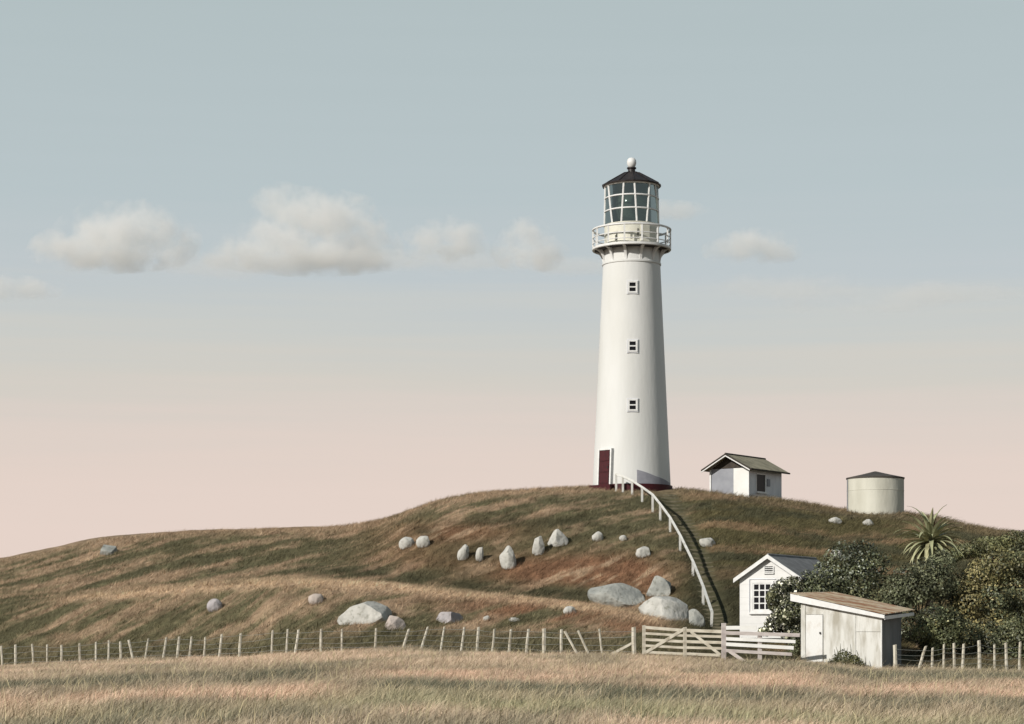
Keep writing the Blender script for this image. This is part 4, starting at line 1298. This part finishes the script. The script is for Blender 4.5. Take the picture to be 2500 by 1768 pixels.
sh, cl = shrub('corner_shrub', 'small dark shrub squeezed between the rail fence and the shed', 'shrub', 89.6,
               [(1940, 1585, 15, 26, 0), (1928, 1608, 18, 16, 0), (1942, 1560, 12, 20, 0.3)], 1500, 0.05, DARK, 81, 1940, tg)
sh, cl = shrub('weed_clump', 'bushy green weed growing against the front of the shed', 'weed', 86.6,
               [(2060, 1610, 24, 22, 0), (2040, 1622, 20, 14, 0), (2085, 1618, 20, 18, 0), (2102, 1628, 10, 12, -0.1), (2032, 1628, 12, 8, 0)], 2600, 0.042, [(0.10, 0.098, 0.045), (0.065, 0.066, 0.03), (0.045, 0.046, 0.022)], 91, 2062)
for k, (px, h) in enumerate(((2037, 30), (2050, 44), (2066, 34), (2076, 42), (2093, 28), (2044, 36))):
    p = P(px, 1615, 86.5)
    MB().tube([p, p + Vector((0.03, 0, h * 0.010)), p + Vector((0.05 * math.sin(k), 0, h * 0.0168))], [0.02, 0.018, 0.006], 5).build('stalk', material('weed_stalk', (0.09, 0.09, 0.04)) if k == 0 else bpy.data.materials['weed_stalk'], sh)

# ------------------------------------------------------------------ aloe
AY = 103.0
ac = P(2271, 1320, AY)
aloe = thing('aloe', (ac.x, ac.y, gz(ac.x, ac.y)), 'spiky rosette aloe with arching grey green leaves and two reddish spikes', 'aloe')
M['aloe'] = material('aloe_leaf', (0.52, 0.52, 0.30), 0.5, (0.34, 0.35, 0.20), 2.5)
M['aloe2'] = material('aloe_old_leaf', (0.58, 0.55, 0.33), 0.55, (0.32, 0.31, 0.17), 2.5)


def aloe_leaf(ln_, droop):
    mb = MB()
    n_ = 9
    vs2, fs2 = [], []
    th = 0.0
    pos = Vector((0, 0, 0))
    for i in range(n_ + 1):
        s = i / n_
        wd = 0.08 * (1 - s**2.2) * (0.75 + 0.5 * min(1, s * 3)) + 0.004
        a = -droop * s * s
        vs2 += [pos + Vector((0, -wd, 0.02)), pos + Vector((0, 0, -0.03 * (1 - s))), pos + Vector((0, wd, 0.02)), pos + Vector((0, 0, 0.0))]
        pos = pos + Vector((math.cos(a), 0, math.sin(a))) * (ln_ / n_)
    for i in range(n_):
        b = i * 4
        for j in range(4):
            j2 = (j + 1) % 4
            fs2.append((b + j, b + j2, b + 4 + j2, b + 4 + j))
    fs2 += [(3, 2, 1, 0), tuple(n_ * 4 + j for j in range(4))]
    return mb.add(vs2, fs2)


tmp = [aloe_leaf(1.45, 1.1).build('leaf', M['aloe'], aloe, True), aloe_leaf(1.6, 1.5).build('leaf', M['aloe'], aloe, True), aloe_leaf(1.3, 0.8).build('leaf', M['aloe2'], aloe, True)]
ra = random.Random(5)
nleaf = 84
for k in range(nleaf):
    src = tmp[k % 3]
    o = src if k < 3 else src.copy()
    if k >= 3:
        COL.objects.link(o)
        o.parent = aloe
    az = k * 2.39996 + ra.uniform(-0.15, 0.15)
    elev = R(78 - 118 * (k / nleaf)**0.75 + ra.uniform(-7, 7))
    o.matrix_parent_inverse = Matrix.Translation(aloe.location).inverted()
    sc = 1.14 + 0.3 * ra.random()
    o.matrix_basis = Matrix.Translation(ac + Vector((0, 0, -0.06 + 0.1 * (1 - k / nleaf)))) @ Matrix.Rotation(az, 4, 'Z') @ Matrix.Rotation(-elev, 4, 'Y') @ Matrix.Scale(sc, 4)
MB().tube([(ac.x, ac.y, gz(ac.x, ac.y) - 0.2), (ac.x, ac.y, ac.z - 0.3), (ac.x, ac.y, ac.z + 0.08)], [0.16, 0.13, 0.12], 8).build('trunk', M['bark'], aloe, True)
M['spike'] = material('spike_flower', (0.16, 0.05, 0.025), 0.7, (0.09, 0.05, 0.02), 6)
for (px, py) in ((2274, 1258), (2284, 1264)):
    tp = P(px, py, AY)
    bt = ac + Vector((0.02, 0, 0.1))
    fo2 = bt + (tp - bt) * 0.55
    MB().tube([bt, fo2], [0.025, 0.02], 5).build('flower_stem', M['aloe'], aloe, True)
    MB().tube([fo2, fo2 + (tp - fo2) * 0.3, tp - (tp - fo2) * 0.2, tp], [0.03, 0.045, 0.035, 0.008], 7).build('flower_spike', M['spike'], aloe, True)

# ------------------------------------------------------------------ clouds: real volumes, kilometres away


def cloud(lab, blobs, dens, Y=3000.0, seed=0, soft=0.75, nscale=0.027):
    s = Y / FPX
    c0 = P(sum(b[0] for b in blobs) / len(blobs), sum(b[1] for b in blobs) / len(blobs), Y)
    bm = bmesh.new()
    for (px, py, rx, ry) in blobs:
        p = P(px, py, Y) - c0
        mtx = Matrix.Translation(p) @ Matrix.Diagonal((rx * s * 1.7, rx * s * 1.2, ry * s * 1.65, 1))
        bmesh.ops.create_icosphere(bm, subdivisions=3, radius=1.0, matrix=mtx)
    me = bpy.data.meshes.new('cloud')
    bm.to_mesh(me)
    bm.free()
    o = link('cloud', me)
    o.location = c0
    rm = o.modifiers.new('join', 'REMESH')
    rm.mode = 'VOXEL'
    rm.voxel_size = 7.0
    m = bpy.data.materials.new('cloud_vapour')
    m.use_nodes = True
    t = m.node_tree
    t.nodes.clear()
    out = t.nodes.new('ShaderNodeOutputMaterial')
    pv = t.nodes.new('ShaderNodeVolumePrincipled')
    pv.inputs['Color'].default_value = (1.0, 0.985, 0.965, 1)
    pv.inputs['Anisotropy'].default_value = 0.0
    tc = t.nodes.new('ShaderNodeTexCoord')
    ln_ = t.links.new
    nz_ = t.nodes.new('ShaderNodeTexNoise')
    nz_.inputs['Scale'].default_value = nscale
    nz_.inputs['Detail'].default_value = 6
    nz_.inputs['Roughness'].default_value = 0.66
    off = t.nodes.new('ShaderNodeVectorMath')
    off.operation = 'ADD'
    off.inputs[1].default_value = (seed * 131.0, seed * 57.0, seed * 23.0)
    ln_(tc.outputs['Object'], off.inputs[0])
    ln_(off.outputs[0], nz_.inputs['Vector'])
    cur = None
    for (px, py, rx, ry) in blobs:
        p = P(px, py, Y) - c0
        sub = t.nodes.new('ShaderNodeVectorMath'); sub.operation = 'SUBTRACT'; sub.inputs[1].default_value = p
        mul = t.nodes.new('ShaderNodeVectorMath'); mul.operation = 'MULTIPLY'; mul.inputs[1].default_value = (1 / (rx * s * 1.7), 1 / (rx * s * 1.2), 1 / (ry * s * 1.65))
        lg = t.nodes.new('ShaderNodeVectorMath'); lg.operation = 'LENGTH'
        iv = t.nodes.new('ShaderNodeMath'); iv.operation = 'SUBTRACT'; iv.inputs[0].default_value = 1.0
        ln_(tc.outputs['Object'], sub.inputs[0]); ln_(sub.outputs[0], mul.inputs[0]); ln_(mul.outputs[0], lg.inputs[0]); ln_(lg.outputs['Value'], iv.inputs[1])
        if cur is None:
            cur = iv.outputs[0]
        else:
            mxm = t.nodes.new('ShaderNodeMath'); mxm.operation = 'MAXIMUM'
            ln_(cur, mxm.inputs[0]); ln_(iv.outputs[0], mxm.inputs[1])
            cur = mxm.outputs[0]
    nm = t.nodes.new('ShaderNodeMath'); nm.operation = 'MULTIPLY_ADD'; nm.inputs[1].default_value = 3.0; nm.inputs[2].default_value = -1.52
    ln_(nz_.outputs['Fac'], nm.inputs[0])
    ad = t.nodes.new('ShaderNodeMath'); ad.operation = 'ADD'
    ln_(cur, ad.inputs[0]); ln_(nm.outputs[0], ad.inputs[1])
    mr = t.nodes.new('ShaderNodeMapRange')
    mr.interpolation_type = 'SMOOTHSTEP'
    mr.inputs['From Min'].default_value = 0.0
    mr.inputs['From Max'].default_value = soft
    mr.inputs['To Min'].default_value = 0.0
    mr.inputs['To Max'].default_value = dens
    ln_(ad.outputs[0], mr.inputs['Value'])
    # nothing beyond the puffs themselves
    gate_ = t.nodes.new('ShaderNodeMath'); gate_.operation = 'GREATER_THAN'; gate_.inputs[1].default_value = 0.0
    ln_(cur, gate_.inputs[0])
    ml = t.nodes.new('ShaderNodeMath'); ml.operation = 'MULTIPLY'
    ln_(mr.outputs[0], ml.inputs[0]); ln_(gate_.outputs[0], ml.inputs[1])
    ln_(ml.outputs[0], pv.inputs['Density'])
    ln_(pv.outputs[0], out.inputs['Volume'])
    me.materials.append(m)
    tag(o, lab, 'cloud', 'small clouds in a row above the hill')


cloud('pale heap of cloud at the far left with a mauve hollow in it', [(185, 605, 70, 34), (262, 575, 80, 52), (345, 560, 60, 50), (375, 590, 72, 46), (420, 615, 48, 26), (260, 622, 120, 26)], 0.021, seed=1)
cloud('largest and tallest cloud, in the middle left of the sky', [(684, 498, 52, 34), (770, 528, 92, 44), (850, 540, 62, 44), (893, 562, 44, 34), (862, 604, 74, 44), (690, 590, 80, 46), (605, 615, 66, 30), (760, 632, 150, 22), (552, 634, 50, 16)], 0.019, seed=12)
cloud('small rounded puff of cloud just right of the largest cloud', [(1060, 588, 52, 30), (1100, 580, 52, 38), (1090, 606, 66, 22)], 0.022, seed=3)
cloud('faint puff of cloud nearest the left of the lighthouse lantern', [(1290, 590, 46, 40), (1270, 618, 50, 28), (1315, 620, 48, 28)], 0.026, seed=4)
cloud('small flat cloud to the right of the lighthouse gallery', [(1800, 612, 56, 22), (1850, 600, 60, 30), (1890, 616, 44, 18)], 0.02, seed=5)
cloud('thin streak of cloud low at the left edge of the sky', [(20, 704, 90, 18), (-40, 700, 80, 22)], 0.014, seed=6)
cloud('faint wisp of cloud right beside the lantern glass', [(1640, 516, 66, 15), (1590, 508, 60, 12)], 0.012, seed=7)

cloud('long thin veil of cloud joining the puffs, left of the lighthouse', [(980, 640, 150, 12), (1180, 645, 170, 12), (1380, 648, 130, 10), (520, 652, 160, 10)], 0.006, Y=3300, seed=8, nscale=0.009)
cloud('faint streak of cloud low in the sky right of the tower', [(1900, 700, 170, 14), (2120, 730, 190, 14), (2300, 715, 150, 12)], 0.0045, Y=3300, seed=9, nscale=0.009)
# ------------------------------------------------------------------ grass


def blades(X, Y, h, w, lean_dir, lean, seed, cols, segs=2):
    r = np.random.default_rng(seed)
    n = len(X)
    z = ground(X, Y)
    base = np.stack([X, Y, z - 0.02], -1)
    a = r.random(n) * np.pi
    side = np.stack([np.cos(a), 0.4 * np.sin(a), 0 * a], -1) * (w / 2)[:, None]
    ld = lean_dir + r.normal(size=(n, 2)) * 0.75
    tip = base + np.stack([ld[:, 0] * lean * h, ld[:, 1] * lean * h, h], -1)
    if segs == 1:
        V = np.stack([base - side, base + side, tip], 1).reshape(-1, 3)
        F = np.arange(n * 3).reshape(n, 3)
        return V, F, np.repeat(cols, 3, 0)
    mid = base + np.stack([ld[:, 0] * lean * h * 0.3, ld[:, 1] * lean * h * 0.3, h * 0.6], -1)
    V = np.stack([base - side, base + side, mid + side * 0.7, mid - side * 0.7, tip], 1).reshape(-1, 3)
    i = np.arange(n)[:, None] * 5
    F = np.concatenate([i + np.array([[0, 1, 2]]), i + np.array([[0, 2, 3]]), i + np.array([[3, 2, 4]])], 0)
    return V, F, np.repeat(cols, 5, 0)


def scatter(n, y0, y1, seed, pw=1.0):
    r = np.random.default_rng(seed)
    Y = y0 + (y1 - y0) * r.random(n * 2)
    Y = Y[r.random(n * 2) < (Y / y1)**pw][:n]
    px = -330 + 3160 * r.random(len(Y))
    return (px - CX) * Y / FPX, Y, px


# meadow
X, Y, px = scatter(455000, 31, 104, 101)
ok = Y < YF(px) + 0.6
# nothing grows through the shed
ins = (((X - sFL.x) * fd.x + (Y - sFL.y) * fd.y) > -0.05) & (((X - sFL.x) * fd.x + (Y - sFL.y) * fd.y) < fl + 0.05) & (((X - sFL.x) * -fn.x + (Y - sFL.y) * -fn.y) > -0.02) & (((X - sFL.x) * -fn.x + (Y - sFL.y) * -fn.y) < 3.3)
ok &= ~ins
X, Y, px = X[ok], Y[ok], px[ok]
r = np.random.default_rng(5)
c = plants(X, Y, ground(X, Y))
c *= (0.72 + 0.62 * r.random(len(X)))[:, None]
seedy = r.random(len(X)) < 0.10
c[seedy] = c[seedy] * 0.4 + np.array([0.46, 0.37, 0.25]) * 0.6
tall = fbm(X * 0.35, Y * 0.25, 3)
h = (0.10 + 0.16 * r.random(len(X))) * (0.6 + 0.9 * tall) * np.where(seedy, 1.35, 1.0)
w = 0.007 + 0.008 * r.random(len(X)) + 0.00008 * Y
Vg, Fg, Cg = blades(X, Y, h, w, np.array([0.75, -0.1]), 0.75, 6, c)
go = link('meadow_grass', np_mesh('meadow_grass', Vg, Fg, Cg, M['grass'], smooth=False))
tag(go, 'dry and green grass of the meadow in front of the fence', 'grass', kind='stuff')

# tall stems standing above the rest
X, Y, px = scatter(4500, 33, 92, 303)
ok = Y < YF(px) - 0.3
X, Y = X[ok], Y[ok]
r = np.random.default_rng(8)
h = 0.22 + 0.42 * r.random(len(X))**1.5
Vs, Fs, Cs = blades(X, Y, h, 0.012 + 0.0001 * Y, np.array([0.2, 0.0]), 0.8, 9, np.tile(np.array([0.42, 0.36, 0.22]), (len(X), 1)) * (0.7 + 0.5 * r.random(len(X)))[:, None])
so = link('grass_stems', np_mesh('grass_stems', Vs, Fs, Cs, M['grass'], smooth=False))
tag(so, 'pale dry grass stems standing above the meadow', 'grass', kind='stuff')

# hill turf
X, Y, px = scatter(415000, 86.5, 136, 202, 0.3)
ok = (Y > YF(px) + 0.2) & (Y < YC(px) + 2.5) & (np.abs(px - PXG(np.clip(Y, 96, 131)) - 6) * Y / FPX > 0.62)
ok &= ~((px > 1950) & (px < 2240) & (Y < 92.5))
ok &= ~(((X - cx)**2 + (Y - cy)**2) < 2.7**2)
X, Y, px = X[ok], Y[ok], px[ok]
r = np.random.default_rng(15)
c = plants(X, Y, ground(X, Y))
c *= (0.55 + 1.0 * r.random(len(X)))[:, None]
h = (0.10 + 0.17 * r.random(len(X))) * (0.6 + 0.9 * fbm(X * 0.5, Y * 0.5, 3))
h *= np.where(Y < YF(px) + 4, 1.5, 1.0)
w = 0.022 + 0.018 * r.random(len(X))
Vh, Fh, Ch = blades(X, Y, h, w, np.array([0.8, 0.2]), 1.1, 16, c, segs=1)
ho = link('hill_grass', np_mesh('hill_grass', Vh, Fh, Ch, M['grass'], smooth=False))
tag(ho, 'rough short grass covering the hillside', 'grass', kind='stuff')

# tussocks on the hill and grass round the feet of the rocks
r = np.random.default_rng(77)
X, Y, px = scatter(8500, 88, 134, 404, 0.3)
ok = (Y > YF(px) + 0.5) & (Y < YC(px) + 1.0) & (np.abs(px - PXG(np.clip(Y, 96, 131)) - 6) * Y / FPX > 0.9) & (((X - cx)**2 + (Y - cy)**2) > 3.1**2)
ok &= ~((px > 1950) & (px < 2240) & (Y < 92.5))
X, Y = X[ok], Y[ok]
X, Y = X[fbm(X * 0.3 + 50, Y * 0.3, 3) > 0.42], Y[fbm(X * 0.3 + 50, Y * 0.3, 3) > 0.42]
tint = 0.6 + 1.2 * r.random(len(X))**1.5
k = 16
Xt, Yt, tt = np.repeat(X, k) + r.normal(size=len(X) * k) * 0.09, np.repeat(Y, k) + r.normal(size=len(X) * k) * 0.09, np.repeat(tint, k)
rx, ry_ = [], []
for o in bpy.data.objects:
    if o.name.split('.')[0] in ('rock', 'boulder'):
        wx = max(abs(v[0]) for v in o.bound_box)
        wy = max(abs(v[1]) for v in o.bound_box)
        n_ = int(60 + 150 * wx)
        a = r.random(n_) * 2 * np.pi
        rx.append(o.location.x + np.cos(a) * wx * (0.86 + 0.2 * r.random(n_)))
        ry_.append(o.location.y + np.sin(a) * wy * (0.86 + 0.2 * r.random(n_)))
Xt, Yt = np.concatenate([Xt] + rx), np.concatenate([Yt] + ry_)
tt = np.concatenate([tt, 0.6 + 0.8 * r.random(len(Xt) - len(tt))])
c = plants(Xt, Yt, ground(Xt, Yt)) * (tt * (0.8 + 0.4 * r.random(len(Xt))))[:, None]
Vt, Ft, Ct = blades(Xt, Yt, 0.13 + 0.22 * r.random(len(Xt)), 0.02 + 0.016 * r.random(len(Xt)), np.array([0.7, 0.1]), 0.9, 17, c, segs=1)
to_ = link('tussock_grass', np_mesh('tussock_grass', Vt, Ft, np.clip(Ct, 0.01, 0.6), M['grass'], smooth=False))
tag(to_, 'coarser tufts of grass on the hill and round the rocks', 'grass', kind='stuff')
